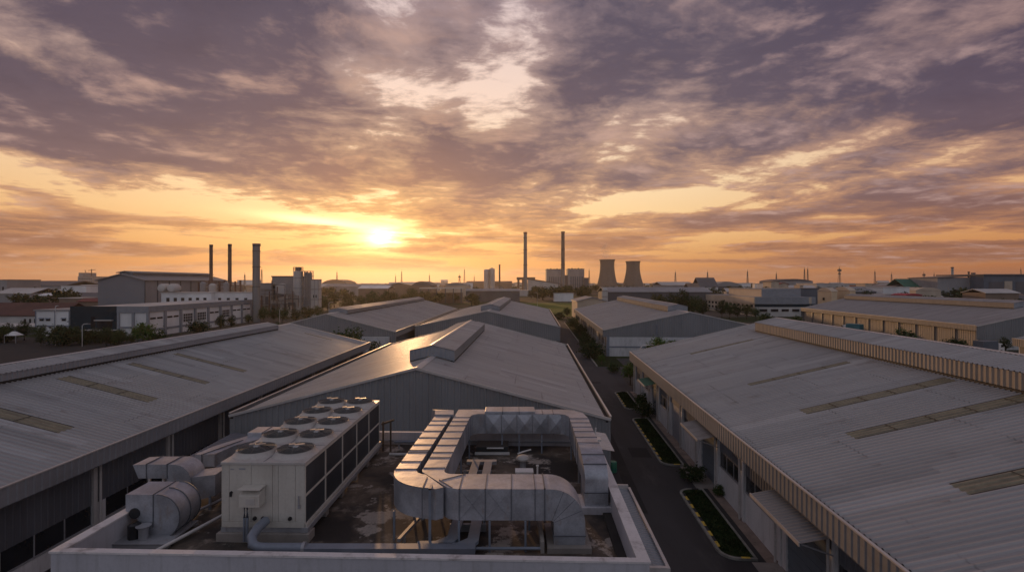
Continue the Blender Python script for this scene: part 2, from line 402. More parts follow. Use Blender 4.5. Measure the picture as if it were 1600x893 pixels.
M_GRASS = paint('lawn', (0.022, 0.034, 0.012), 0.95, 0.0, 0.4, 1.2, (1, 1, 1), (0.02, 0.03, 0.01), 0.7, spec=0.1)
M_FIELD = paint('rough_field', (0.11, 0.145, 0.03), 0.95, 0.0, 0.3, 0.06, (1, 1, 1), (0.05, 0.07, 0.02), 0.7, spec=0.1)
M_ASPH = paint('asphalt', (0.038, 0.036, 0.037), 0.85, 0.0, 0.35, 0.22, (1, 0.25, 1), (0.085, 0.08, 0.075), 0.6, grain=30)
M_ASPHD = paint('asphalt_yard', (0.016, 0.015, 0.015), 0.9, 0.0, 0.3, 0.1, (1, 1, 1), (0.05, 0.045, 0.04), 0.4, grain=20)
M_REDR = paint('red_tile_roof', (0.11, 0.048, 0.038), 0.85, 0.0, 0.2, 0.2, (1, 1, 1), (0.08, 0.04, 0.035), 0.6)
M_COIL = paint('condenser_coil', (0.062, 0.068, 0.078), 0.55, 0.3, 0.25, 1.1, (1, 1, 0.4), (0.05, 0.05, 0.05), 0.4)
M_CHILL = paint('cream_enamel', (0.52, 0.485, 0.43), 0.42, 0.0, 0.06, 0.9, (1, 1, 0.5), (0.27, 0.21, 0.16), 0.28, vstreak=0.22)
M_CHILLT = paint('cream_enamel_top', (0.46, 0.43, 0.40), 0.42, 0.0, 0.08, 1.1, (1, 1, 1), (0.25, 0.2, 0.16), 0.5)
M_FAN = paint('fan_guard_black', (0.03, 0.03, 0.033), 0.5, 0.4, 0.2, 2.0)
M_GUARD = paint('fan_guard_grey', (0.13, 0.125, 0.12), 0.5, 0.3, 0.15, 2.0)
M_FANH = paint('fan_hub_grey', (0.36, 0.34, 0.33), 0.4, 0.5, 0.2, 2.0)
M_DUCT = [duct_mat('galvanised_%d' % k, (0.40, 0.41, 0.445), 3.3 * k + 1) for k in range(3)]
M_SEAM = paint('duct_flange', (0.12, 0.125, 0.14), 0.6, 0.2, 0.2, 2.0)
M_STACKC = paint('stack_concrete', (0.24, 0.23, 0.22), 0.8, 0.0, 0.12, 0.05, (1, 1, 0.3), (0.2, 0.18, 0.16), 0.5)
M_STACKR = paint('stack_red_band', (0.24, 0.11, 0.08), 0.8, 0.0, 0.12, 0.1)
M_STACKD = paint('stack_dark', (0.07, 0.065, 0.065), 0.7, 0.0, 0.2, 0.1)
M_COOL = paint('cooling_tower_concrete', (0.115, 0.108, 0.105), 0.9, 0.0, 0.12, 0.03, (1, 1, 0.25), (0.06, 0.055, 0.052), 0.55, grain=0.3)
M_MAST = paint('mast_steel', (0.15, 0.13, 0.12), 0.6, 0.4, 0.2, 0.5)
M_BARK = paint('bark', (0.10, 0.075, 0.055), 0.95, 0.0, 0.3, 2.0, (1, 1, 0.3))
M_LEAF = [leaf_mat('leaf_dark', (0.014, 0.026, 0.008), (0.028, 0.045, 0.013)), leaf_mat('leaf_mid', (0.020, 0.038, 0.010), (0.040, 0.066, 0.016)),
          leaf_mat('leaf_bright', (0.035, 0.070, 0.012), (0.065, 0.115, 0.022)), leaf_mat('leaf_olive', (0.040, 0.044, 0.012), (0.070, 0.070, 0.020))]
CITY = {k: paint('city_' + k, c, 0.8, 0.0, 0.15, 0.1, (1, 1, 0.5)) for k, c in dict(
    pale=(0.50, 0.47, 0.44), cream=(0.52, 0.42, 0.32), grey=(0.28, 0.27, 0.27), dark=(0.12, 0.115, 0.12), brown=(0.21, 0.15, 0.11),
    red=(0.22, 0.06, 0.05), green=(0.03, 0.13, 0.09), blue=(0.12, 0.14, 0.17), white=(0.74, 0.72, 0.70), rust=(0.17, 0.10, 0.075)).items()}

def skylight_mat():
    m, n, b, ob = new_mat('aged_skylight_sheet')
    k = n.noise(n.mapv(ob, sc=(0.6, 2.2, 1)), 1.3, 6, 0.65)
    c = n.mix(n.smooth(k, 0.35, 0.7), (0.255, 0.215, 0.14), (0.17, 0.145, 0.10))
    g = n.noise(ob, 5.0, 4)
    c = n.mix(n.mul(n.smooth(g, 0.5, 0.7), 0.35), c, (0.12, 0.10, 0.06))
    n.put(b.inputs['Base Color'], c); b.inputs['Roughness'].default_value = 0.45
    return m
M_SKYL = skylight_mat()

def floor_mat():
    """flat roof screed: damp black patches, algae, pale lime bloom, cracks"""
    m, n, b, ob = new_mat('weathered_flat_roof')
    a = n.noise(ob, 0.42, 6, 0.62); w = n.noise(n.mapv(ob, loc=(4, 9, 0)), 0.9, 7, 0.68)
    c = n.mix(n.smooth(a, 0.36, 0.62), (0.026, 0.022, 0.020), (0.125, 0.094, 0.070))
    c = n.mix(n.mul(n.smooth(w, 0.54, 0.66), 0.6), c, (0.30, 0.245, 0.20))
    d = n.noise(n.mapv(ob, loc=(1, 2, 3)), 0.33, 5, 0.6)
    c = n.mix(n.smooth(d, 0.50, 0.60), c, (0.013, 0.011, 0.010))
    p = n.noise(n.mapv(ob, loc=(8, 2, 3)), 0.75, 9, 0.68)
    c = n.mix(n.mul(n.smooth(p, 0.55, 0.60), 0.7), c, (0.46, 0.40, 0.35))
    sp = n.noise(ob, 14, 4, 0.7)
    c = n.mix(n.mul(n.smooth(sp, 0.5, 0.72), 0.5), c, (0.04, 0.035, 0.03))
    n.put(b.inputs['Base Color'], c)
    n.put(b.inputs['Roughness'], n.smooth(d, 0.5, 0.6, 0.92, 0.72))
    bump(n, b, n.add(w, n.mul(sp, 0.2)), 0.3, 0.02)
    return m
M_FLOOR = floor_mat()

def ground_mat():
    """far town floor: dusty lots, dark yards, green patches"""
    m, n, b, ob = new_mat('town_ground')
    a = n.noise(ob, 0.012, 6, 0.6); g = n.noise(n.mapv(ob, loc=(50, 9, 0)), 0.02, 6, 0.62)
    c = n.mix(n.smooth(a, 0.4, 0.6), (0.06, 0.054, 0.05), (0.12, 0.10, 0.08))
    c = n.mix(n.smooth(g, 0.48, 0.58), c, (0.035, 0.05, 0.018))
    f = n.noise(ob, 0.6, 5, 0.65)
    c = n.mix(n.mul(n.smooth(f, 0.45, 0.7), 0.5), c, (0.03, 0.028, 0.026))
    n.put(b.inputs['Base Color'], c); b.inputs['Roughness'].default_value = 0.95
    b.inputs['Specular IOR Level'].default_value = 0.1
    return m
M_GROUND = ground_mat()
# ------------------------------------------------------------------ the setting
def sheet(name, pts, z, mat, kind='structure'):
    o = MB().poly([(p[0], p[1], z) for p in pts]).build(name, mat); o['kind'] = kind; return o
sheet('ground', [(-9000, -300), (9000, -300), (9000, 9000), (-9000, 9000)], -0.012, M_GROUND)

class Fr:
    """frame of a row of buildings: u across, v along, turned so that its lines meet at photo pixel vp on the horizon"""
    def __init__(s, vp):
        s.t = (vp - CX) / F; s.phi = math.atan(s.t); s.c, s.s = math.cos(s.phi), math.sin(s.phi)
    def w(s, u, v, z=0.0): return Vector((u * s.c + v * s.s, -u * s.s + v * s.c, z))
    def inv(s, p): return (p[0] * s.c - p[1] * s.s, p[0] * s.s + p[1] * s.c)

def ribs(L, pitch, h, flat=0.55, slope=0.12):
    """trapezoidal sheet profile along a length: [(t, offset)]"""
    n = max(1, round(L / pitch)); p = L / n; out = []
    for k in range(n):
        t = k * p
        out += [(t, 0), (t + p * flat, 0), (t + p * (flat + slope), h), (t + p * (1 - slope), h)]
    out.append((L, 0)); return out

def clad(mb, p, q, nrm, pitch=0.5, h=0.04, zb=None, zt=None):
    """ribbed upright sheet from p to q (2D); zb, zt are numbers or functions of the distance along"""
    p, q, nrm = Vector(p), Vector(q), Vector(nrm); L = (q - p).length; t = (q - p) / L
    fb = zb if callable(zb) else (lambda s: zb); ft = zt if callable(zt) else (lambda s: zt)
    a = []
    for s, o in ribs(L, pitch, h):
        c = p + t * s + nrm * o
        a.append((mb.pt((c[0], c[1], fb(s))), mb.pt((c[0], c[1], ft(s)))))
    for (b0, t0), (b1, t1) in zip(a[:-1], a[1:]): mb.face((b0, b1, t1, t0))

def slope_sheet(mb, x0, z0, x1, z1, y0, y1, pitch, h, sub=1):
    """ribbed roof slope from eave (x0, z0) to ridge (x1, z1)"""
    L = math.hypot(x1 - x0, z1 - z0); nx, nz = -(z1 - z0) / L, (x1 - x0) / L
    if nz < 0: nx, nz = -nx, -nz
    rows = []
    for t, o in ribs(y1 - y0, pitch, h):
        rows.append([mb.pt((x0 + (x1 - x0) * k / sub + nx * o, y0 + t, z0 + (z1 - z0) * k / sub + nz * o)) for k in range(sub + 1)])
    for a, b in zip(rows[:-1], rows[1:]):
        for k in range(sub): mb.face((a[k], a[k+1], b[k+1], b[k]))

def warehouse(label, vp, uL, uR, ua, v0, v1, ze, za, mon, roof=M_ROOF[0], pitch=0.42, rib=0.045, fasc=1.15, over=0.9, clad_m=M_CLAD,
              fasc_m=(M_FASCIA, M_FASCIA), group='long grey metal-roofed warehouses', monwall=None, gable_low=None, vrib=0.45):
    """ze: top of the fascia, za: ridge height; mon = (half width, top rise, va, vb)"""
    fr = Fr(vp); vc = (v0 + v1) / 2
    root = thing('warehouse', label, 'warehouse', fr.w(ua, vc), -fr.phi, group)
    xl, xr, y0, y1 = uL - ua, uR - ua, v0 - vc, v1 - vc
    gut = 0.38; zr = ze - 0.16
    # roof
    rb = MB()
    slope_sheet(rb, xl + gut, zr, -0.02, za, y0, y1, pitch, rib, 2)
    slope_sheet(rb, xr - gut, zr, 0.02, za, y0, y1, pitch, rib, 2)
    roof_o = rb.build('roof', roof, root)
    cap = MB().extr([(-0.35, y0, za - 0.02), (0, y0, za + 0.10), (0.35, y0, za - 0.02), (0.35, y0, za - 0.05), (0, y0, za + 0.06), (-0.35, y0, za - 0.05)], (0, y1 - y0, 0))
    cap.build('ridge_cap', M_TRIM, roof_o)
    # gutters, fascias
    for sgn, xe, fm in ((-1, xl, fasc_m[0]), (1, xr, fasc_m[1])):
        i = xe - sgn * gut
        MB().box(min(xe - sgn*0.05, i), max(xe - sgn*0.05, i), y0, y1, ze - 0.42, ze - 0.30).build('gutter', M_GUTTER, root)
        fb = MB(); clad(fb, (xe, y0), (xe, y1), (sgn, 0), vrib, 0.035, ze - fasc, ze)
        fo = fb.build('fascia', fm, root)
        MB().box(xe - 0.06, xe + 0.07, y0, y1, ze, ze + 0.07).build('coping', M_TRIM, fo)
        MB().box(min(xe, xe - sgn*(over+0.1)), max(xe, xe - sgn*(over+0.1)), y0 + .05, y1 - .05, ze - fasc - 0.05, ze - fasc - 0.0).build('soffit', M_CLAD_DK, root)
    # gable ends
    wl, wr = xl + over, xr - over
    def top(s): 
        x = xl + s
        return zr - 0.02 + (za - zr) * (1 - abs(x) / (abs(xl) if x < 0 else xr)) - 0.05
    for yy, ny, nm in ((y0 + 0.04, -1, 'gable_wall'), (y1 - 0.04, 1, 'gable_wall')):
        gb = MB(); zb = ze - fasc if gable_low is None else gable_low
        L = xr - xl
        # split at the ridge so that the top edge follows both slopes
        clad(gb, (xl, yy), (0, yy), (0, ny), 0.5, 0.08, zb, lambda s: top(s))
        clad(gb, (0, yy), (xr, yy), (0, ny), 0.5, 0.08, zb, lambda s: top(s - xl))
        go = gb.build(nm, clad_m, root)
        vb = MB()
        for xe in (xl, xr):
            a = Vector((xe, yy + ny*0.10, zr - 0.02)); b = Vector((0, yy + ny*0.10, za + 0.03))
            vb.beam(a, b, 0.14, 0.20)
        vb.build('verge_trim', M_TRIM, go)
        MB().box(wl, wr, min(yy - ny*0.25, yy - ny*0.45), max(yy - ny*0.25, yy - ny*0.45), 0, zb + 0.3).build('end_wall', M_WALLW, root)
    # side walls (plain backing; details are added per building)
    for x0_, sg in ((wl, 1), (wr, -1)):
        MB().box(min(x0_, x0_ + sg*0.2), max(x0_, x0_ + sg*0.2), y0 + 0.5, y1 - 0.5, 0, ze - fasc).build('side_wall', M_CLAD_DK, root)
    # ridge vent
    if mon:
        w, rise, va, vb_ = mon; a, b = va - vc, vb_ - vc
        sl = (za - zr) / (abs(xl))
        zt = za + rise; zf = zt - 0.235 * w
        vr = MB(); 
        for sg in (-1, 1): slope_sheet(vr, sg * (w + 0.08), zf - 0.0, sg * 0.01, zt, a - 0.1, b + 0.1, pitch, rib * 0.8)
        ro = vr.build('ridge_vent', roof, root)
        MB().extr([(-0.22, a - 0.12, zt), (0, a - 0.12, zt + 0.07), (0.22, a - 0.12, zt)], (0, b - a + 0.24, 0)).build('vent_cap', M_TRIM, ro)
        for sg in (-1, 1):
            wm = MB(); zb = za - sl * w + 0.22
            clad(wm, (sg * w, a), (sg * w, b), (sg, 0), 0.40, 0.05, zb, zf - 0.02)
            wo = wm.build('vent_wall', monwall or fasc_m[0], ro)
            MB().box(sg*w - 0.35, sg*w - 0.02 if sg > 0 else sg*w + 0.35, a, b, zb - 0.3, zb - 0.05).build('vent_slot', M_GUTTER, ro) if sg > 0 else \
                MB().box(sg*w + 0.02, sg*w + 0.35, a, b, zb - 0.3, zb - 0.05).build('vent_slot', M_GUTTER, ro)
        for yy, ny in ((a, -1), (b, 1)):
            e = MB()
            bot = lambda s: za - sl * abs(s) + 0.10
            clad(e, (-w, yy), (0, yy), (0, ny), 0.36, 0.035, lambda s: bot(w - s), lambda s: zf - 0.03 + (zt - zf) * s / w)
            clad(e, (0, yy), (w, yy), (0, ny), 0.36, 0.035, lambda s: bot(s), lambda s: zf - 0.03 + (zt - zf) * (1 - s / w))
            e.build('vent_end', M_FASCIA_DK if clad_m is not M_CLAD_TAN else clad_m, ro)
    root['_x'] = 0
    del root['_x']
    def on_roof(x, y):
        """local point where the sight line of a photo pixel meets the roof"""
        best = None
        for sg, xe in ((-1, xl), (1, xr)):
            # plane z = za - sl*|lx|
            sl = (za - zr) / abs(xe - sg * gut)
            d = Vector(((x - CX) / F, 1.0, -(y - HY) / F))
            o = fr.w(ua, vc)
            # local coords along the ray: l = R(phi) (t d - o)
            ax = d.x * fr.c - d.y * fr.s; bx = -(o.x * fr.c - o.y * fr.s)
            ay = d.x * fr.s + d.y * fr.c; by = -(o.x * fr.s + o.y * fr.c)
            # CZ + t dz = za - sl*sg*(ax t + bx)
            t = (za - CZ - sl * sg * bx) / (d.z + sl * sg * ax)
            lx, ly = ax * t + bx, ay * t + by
            if lx * sg > 0 and t > 0 and (best is None or t < best[0]): best = (t, lx, ly, sg)
        return best
    def skylight(p, q, wid=1.0, nm='skylight', mat=M_SKYL, lift=0.012):
        a, b = on_roof(*p), on_roof(*q)
        if not a or not b: return
        sg = a[3]; xe = xl if sg < 0 else xr; sl = (za - zr) / abs(xe - sg * gut)
        L = y1 - y0; n = round(L / pitch); pp = L / n
        yc = (a[2] + b[2]) / 2; k = max(1, round(wid / pp))
        ys = y0 + round((yc - wid / 2 - y0) / pp) * pp; ye = ys + k * pp
        ye = ys + k * pp
        x0_, x1_ = sorted((a[1], b[1]), key=abs)
        mb = MB()
        slope_sheet(mb, x1_, za - sl * abs(x1_) + lift, x0_, za - sl * abs(x0_) + lift, ys, ye, pitch, rib)
        so = mb.build(nm, mat, roof_o)
        # glazing bars and edge flashing
        eb = MB(); xs = [x0_, x1_]; m = max(2, int(abs(x1_ - x0_) / 1.9))
        for j in range(1, m):
            xx = x0_ + (x1_ - x0_) * j / m
            eb.beam((xx, ys, za - sl * abs(xx) + rib + .02), (xx, ye, za - sl * abs(xx) + rib + .02), 0.05, 0.02)
        for yy in (ys - .02, ye + .02):
            eb.beam((x0_, yy, za - sl * abs(x0_) + rib * .6 + .02), (x1_, yy, za - sl * abs(x1_) + rib * .6 + .02), 0.07, 0.03)
        eb.build('glazing_bar', M_BLK if sg > 0 else M_GUTTER, so)
    return dict(root=root, fr=fr, xl=xl, xr=xr, y0=y0, y1=y1, vc=vc, wl=wl, wr=wr, ze=ze, fasc=fasc, skylight=skylight, on_roof=on_roof, over=over, roof=roof_o)

ZE = 5.85
R1 = warehouse('huge grey ribbed roof filling the right side, tan ridge vent along its top', 848, 12.66, 48.9, 30.8, 8.0, 75.6, 5.91, 10.1, (2.7, 1.25, 5.5 + 8, 69.6), M_ROOF[0], 0.37, 0.07, 1.18, 0.9,
               monwall=M_CLAD_TAN)
L1 = warehouse('long grey ribbed roof filling the left side with four ochre skylight strips', 814, -53.0, -25.5, -39.2, 4.0, 86.0, 5.9, 9.05, (1.7, 0.75, -2, 78.5), M_ROOF[1], 0.40, 0.065, 0.95, 1.0,
               fasc_m=(M_FASCIA_DK, M_FASCIA_DK))
M1 = warehouse('middle warehouse right behind the duct roof, sun glint on its left slope', 829, -23.7, 6.15, -8.9, 39.5, 86.0, 5.7, 9.3, (2.04, 1.05, 46.0, 76.0), M_ROOF[2], 0.40, 0.03, 1.25, 0.9,
               gable_low=1.5)
R2 = warehouse('grey warehouse beyond the crossroad with orange-lit eave, right of the straight road', 840, 14.1, 51.3, 32.7, 112.0, 200.0, 5.8, 9.6, (2.3, 1.35, 121.5, 198.0), M_ROOF[3], 0.6, 0.04, 1.25, 0.9,
               gable_low=4.2, monwall=M_CLAD_TAN)
M2 = warehouse('second warehouse in the middle row, dark gable facing the near one', 833, -28.2, 6.4, -10.9, 121.0, 200.0, 5.7, 9.2, (2.4, 1.3, 130.0, 194.0), M_ROOF[2], 0.6, 0.04, 1.2, 0.9, gable_low=2.2)
L2 = warehouse('left-row warehouse with a small white annex and dark trees at its near corner', 823, -57.4, -27.5, -42.4, 107.0, 203.0, 5.7, 9.35, (2.1, 0.95, 114.0, 200.0), M_ROOF[3], 0.6, 0.04, 1.2, 0.9, gable_low=2.4)
R3 = warehouse('low far right warehouse with cream wall bays between dark posts', 861, 101.0, 141.0, 119.5, 130.0, 216.0, 5.7, 9.9, (2.6, 1.5, 139.0, 214.0), M_ROOF[4], 0.6, 0.04, 1.2, 0.9, gable_low=2.4,
               fasc_m=(M_CLAD_TAN, M_FASCIA_DK), monwall=M_CLAD_TAN)

R4 = warehouse('grey roof corner with tan fascia cut by the right frame edge beside a truck', 861, 85.5, 122.0, 103.5, 58.0, 102.0, 5.6, 9.6, None, M_ROOF[4], 0.6, 0.04, 1.3, 0.9, fasc_m=(M_CLAD_TAN, M_FASCIA_DK))
for p, q, w in (((1253, 643), (1490, 594), 1.15), ((1328, 681), (1640, 612), 1.2), ((1503, 767), (1800, 706), 1.25), ((1167, 600), (1330, 567), 0.85), ((1076, 552), (1182, 532), 0.85)):
    R1['skylight'](p, q, w)
for p, q, w in (((-40, 640), (107, 671), 1.2), ((95, 590.5), (237, 626.5), 1.2), ((203, 568), (324, 599), 1.0), ((272, 553), (382, 581), 0.8), ((474, 521), (519, 531), 0.6)):
    L1['skylight'](p, q, w)
for b in (R1, L1, M1):     # lapped sheet ends and screw lines: slim flashing strips along the roof length
    pass

# ------------------------------------------------------------------ side wall bays
def bays(W, side, cols, z0s, mats, doors=(), win=(2.15, 3.25), pipe=True, canopies=(), lower=M_WALLW):
    """columns at the given v; between them dark cladding above, a window strip, a light wall below; doors: {index: material}"""
    root, vc = W['root'], W['vc']; x = W['wl'] if side < 0 else W['wr']; n = side
    top = W['ze'] - W['fasc']
    def bx(d0, d1): return (x + n*d0, x + n*d1) if n > 0 else (x + n*d1, x + n*d0)
    for k, v in enumerate(cols):
        y = v - vc
        a, b = bx(0.0, 0.22)
        c = MB().box(a, b, y - 0.14, y + 0.14, 0, top).build('column', mats[0], root)
        if pipe:
            MB().tube([(x + n*0.34, y + 0.22, 0.1), (x + n*0.34, y + 0.22, top - 0.05)], 0.075, 8).build('downpipe', M_TRIM, root, smooth=60)
    for k in range(len(cols) - 1):
        ya, yb = cols[k] - vc + 0.14, cols[k+1] - vc - 0.14
        if k in doors:
            a, b = bx(0.0, 0.10); dh = 3.5
            MB().box(a, b, ya, yb, dh, top).build('upper_cladding', M_CLAD_DK, root)
            dw = MB(); ys, ye = ya + 0.5, yb - 0.5
            for j in range(14):
                z = j * dh / 14
                aa, bb = bx(-0.05, 0.02 + (0.015 if j % 2 else 0.0))
                dw.box(aa, bb, ys, ye, z, z + dh / 14 - 0.01)
            dw.build('roller_door', doors[k], root)
            for s0, s1 in ((ya, ys), (ye, yb)):
                a, b = bx(0.0, 0.14); MB().box(a, b, s0, s1, 0, dh).build('door_jamb', M_WALLW, root)
            continue
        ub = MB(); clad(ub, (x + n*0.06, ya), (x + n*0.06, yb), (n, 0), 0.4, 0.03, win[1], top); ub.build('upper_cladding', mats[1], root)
        a, b = bx(0.0, 0.10); MB().box(a, b, ya, yb, 0, win[0]).build('lower_wall', lower, root)
        f = 0.12 * (yb - ya)
        a, b = bx(0.0, 0.10); MB().box(a, b, ya, ya + f, win[0], win[1]).build('wall_pier', lower, root)
        a, b = bx(0.0, 0.04); wo = MB().box(a, b, ya + f, yb, win[0], win[1]).build('window', M_WIN, root)
        fb = MB(); m = 3
        for j in range(m + 1):
            yy = ya + f + (yb - ya - f) * j / m
            a, b = bx(0.035, 0.075); fb.box(a, b, max(ya+f, yy - 0.03), min(yb, yy + 0.03), win[0], win[1])
        a, b = bx(0.03, 0.13); fb.box(a, b, ya + f, yb, win[0] - 0.06, win[0] + 0.02)
        fb.build('window_frame', M_STEELG, wo)
    for (va, vb, mt, green) in canopies:
        ya, yb = va - vc, vb - vc; mb = MB()
        a0, a1 = x + n*0.1, x + n*1.75; za_, zb_ = 4.35, 4.0
        prof = ribs(yb - ya, 0.3, 0.03); rows = [(mb.pt((a0, ya + t, za_ + o)), mb.pt((a1, ya + t, zb_ + o))) for t, o in prof]
        for (p0, q0), (p1, q1) in zip(rows[:-1], rows[1:]): mb.face((p0, q0, q1, p1))
        co = mb.build('canopy', mt, root)
        a, b = sorted((a1, a1 + n*0.06)); MB().box(a, b, ya, yb, zb_ - 0.14, zb_ + 0.05).build('canopy_edge', M_TRIM, co)
        for yy in (ya + 0.1, yb - 0.1):
            MB().beam((a0, yy, 3.4), (a1 - n*0.1, yy, zb_ - 0.06), 0.06).build('canopy_brace', M_STEELG, co)

R1_COLS = [9.2, 14.4, 19.5, 24.4, 29.8, 35.1, 40.0, 45.0, 50.0, 55.0, 60.0, 64.6, 70.0, 75.0]
bays(R1, -1, R1_COLS, 0, (M_WALLW, M_CLAD_DK), {3: M_DOOR, 6: M_DOOR, 10: M_DOOR, 8: M_WALLG}, (2.1, 3.2),
     canopies=((24.3, 29.9, M_ROOF[4], 0), (39.8, 44.6, M_ROOF[4], 0), (60.2, 64.4, CITY['green'], 1)))
L1_COLS = [5, 11.5, 18.0, 24.6, 31.2, 37.8, 44.4, 51, 57.6, 64.2, 70.8, 77.4, 85]
bays(L1, 1, L1_COLS, 0, (M_TRIM, M_CLAD_DK), {}, (1.1, 2.3), lower=M_WALLW)
R2_COLS = [113 + 6.2 * k for k in range(15)]
bays(R2, -1, R2_COLS[:14] + [199], 0, (M_CLAD_TAN, M_CLAD_DK), {2: M_DOOR, 6: M_DOOR, 10: M_DOOR}, (2.1, 3.4), lower=M_CLAD_TAN)
# R3: tan panels between dark posts
def tan_bays():
    root, vc, x = R3['root'], R3['vc'], R3['wl']; top = R3['ze'] - R3['fasc']
    n = 12
    for k in range(n + 1):
        y = R3['y0'] + 0.6 + (R3['y1'] - R3['y0'] - 1.2) * k / n
        MB().box(x - 0.30, x, y - 0.38, y + 0.38, 0, top).build('column', M_CLAD_DK, root)
        if k < n:
            y2 = R3['y0'] + 0.6 + (R3['y1'] - R3['y0'] - 1.2) * (k + 1) / n
            mb = MB(); clad(mb, (x - 0.05, y + 0.38), (x - 0.05, y2 - 0.38), (-1, 0), 0.7, 0.04, 0, top - 0.02)
            mb.build('wall_panel', M_CLAD_TAN, root)
tan_bays()
# near gable of R2: white lower wall with a grey rail, steel post
def r2_front():
    root = R2['root']; y = R2['y0'] - 0.02
    MB().box(R2['wl'], R2['wr'], y + 0.06, y + 0.25, 0.0, 4.2).build('lower_wall', M_WALLW, root)
    MB().box(R2['wl'], R2['wr'], y + 0.0, y + 0.055, 1.9, 2.2).build('wall_band', M_STEELB, root)
    MB().box(R2['wl'] - .1, R2['wl'] + 0.55, y - 0.08, y + 0.3, 0, 4.6).build('corner_post', M_STEELB, root)
    MB().tube([(-7, y - 0.15, 3.0), (-7, y - 0.15, 7.0)], 0.12, 8).build('downpipe', M_STEELB, root)
    MB().box(R2['xl'] + 14, R2['xr'] - 4, y - 1.6, y - 0.1, 3.4, 3.55).build('canopy', M_CLAD_DK, root)
r2_front()
MB().box(L2['wr'] - 9, L2['wr'] - 0.4, L2['y0'] - 0.9, L2['y0'] - 0.2, 0, 4.6).build('annex', M_WALLW, L2['root'])

# ------------------------------------------------------------------ roads, kerbs, lawns
f8 = Fr(848)
def fq(u, v): p = f8.w(u, v); return (p.x, p.y)
fm = Fr(832)
def mq(u, v): p = fm.w(u, v); return (p.x, p.y)
sheet('road', [mq(4.0, 6), fq(13.4, 6), fq(13.4, 78), fq(13.4, 92), (16.1, 97.2), (21.0, 206), (14.2, 206)], 0.0, M_ASPH)
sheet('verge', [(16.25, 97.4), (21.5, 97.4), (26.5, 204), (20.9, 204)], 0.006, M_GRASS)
sheet('cross_road', [(-70, 88.5), (f8.w(12.2, 78).x, 88.0), (56, 86), (100, 84), (100, 104), (15, 108.5), (-70, 106)], -0.004, M_ASPH)
sheet('asphalt_yard', [(-150, 70), (-70, 62), (-70, 150), (-92, 150), (-150, 150), (-270, 150), (-270, 80)], -0.006, M_ASPHD)
sheet('factory_yard', [(-60, -4), (4.2, -4), (6.2, 88), (-60, 88)], -0.008, M_ASPHD)

def round_poly(u0, u1, v0, v1, r, left=True, n=6):
    pts = [(u1, v0), (u1, v1)]
    pts += [(u0 + r - r * math.sin(math.pi/2 * k / n), v1 - r + r * math.cos(math.pi/2 * k / n)) for k in range(n + 1)]
    pts += [(u0 + r - r * math.cos(math.pi/2 * k / n), v0 + r - r * math.sin(math.pi/2 * k / n)) for k in range(n + 1)]
    return pts
def island(v0, v1, label, u0=10.35, u1=12.35):
    vc = (v0 + v1) / 2; root = thing('planted_island', label, 'planter', f8.w(u0, vc), -f8.phi, 'kerbed lawn islands along the right warehouse')
    loc = lambda pts: [(u - u0, v - vc) for u, v in pts]
    out = loc(round_poly(u0, u1, v0, v1, 1.0)); inn = loc(round_poly(u0 + 0.17, u1 - 0.14, v0 + 0.16, v1 - 0.16, 0.85))
    kb = MB(); n = len(out)
    a0 = [kb.pt((*p, 0.004)) for p in out]; a1 = [kb.pt((*p, 0.14)) for p in out]; b1 = [kb.pt((*p, 0.14)) for p in inn]; b0 = [kb.pt((*p, 0.06)) for p in inn]
    for k in range(n):
        j = (k + 1) % n
        kb.face((a0[k], a0[j], a1[j], a1[k])); kb.face((a1[k], a1[j], b1[j], b1[k])); kb.face((b1[k], b1[j], b0[j], b0[k]))
    ko = kb.build('kerb', M_KERB, root)
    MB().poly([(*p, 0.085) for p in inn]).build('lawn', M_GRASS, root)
    # yellow and black paint blocks along the road side
    random.seed(int(v0)); v = v0 + 1.3; yb, bb = MB(), MB(); k = 0
    while v < v1 - 1.3:
        L = 0.62; (yb if k % 2 == 0 else bb).box(0.16, 0.33, v - vc, v - vc + L, 0.11, 0.152); v += L + 0.04; k += 1
    for s in (v0 + 0.02, v1 - 0.19):
        u = 1.1
        while u < u1 - u0 - 0.5:
            (yb if k % 2 == 0 else bb).box(u, u + 0.5, s - vc, s - vc + 0.17, 0.11, 0.152); u += 0.54; k += 1
    yb.build('yellow_kerb_paint', M_YEL, ko); bb.build('black_kerb_paint', M_BLK, ko)
    # uneven tufts of grass
    tb = MB(); tb.open = True
    for _ in range(int((v1 - v0) * 170)):
        u = random.uniform(0.22, u1 - u0 - 0.2); w = random.uniform(v0 + 0.4, v1 - 0.4) - vc; h = random.uniform(0.04, 0.13) * (1.6 if random.random() < .1 else 1)
        if u < 0.9 and (w < v0 - vc + 0.8 or w > v1 - vc - 0.8): continue
        a = random.uniform(0, 6.28); dx, dy = 0.05 * math.cos(a), 0.05 * math.sin(a)
        tb.poly([(u - dx, w - dy, 0.085), (u + dx, w + dy, 0.085), (u + dy * .8, w - dx * .8, 0.085 + h)])
    g = tb.build('grass_blades', M_GRASS, root); g['kind'] = 'stuff'
    return root
island(30.2, 40.3, 'nearest kerbed lawn island beside the dark road, below the long ribbed canopy')
island(45.4, 61.0, 'longest kerbed lawn island, between the two canopied doors of the right warehouse')
island(65.2, 75.5, 'farthest kerbed lawn island at the corner of the crossroad')
def strip(name, u0, u1, v0, v1, z, mat):
    o = MB().poly([(*fq(u0, v0), z), (*fq(u1, v0), z), (*fq(u1, v1), z), (*fq(u0, v1), z)]).build(name, mat); o['kind'] = 'structure'; return o
strip('footpath', 12.75, 13.6, 8, 76, 0.05, M_PAVE)
strip('drain_channel', 12.36, 12.74, 8, 76, 0.004, M_BLK)
for a, b in ((20, 30.0), (40.5, 45.2), (61.2, 65.0)): strip('concrete_apron', 11.9, 13.6, a, b, 0.06, M_CONC)
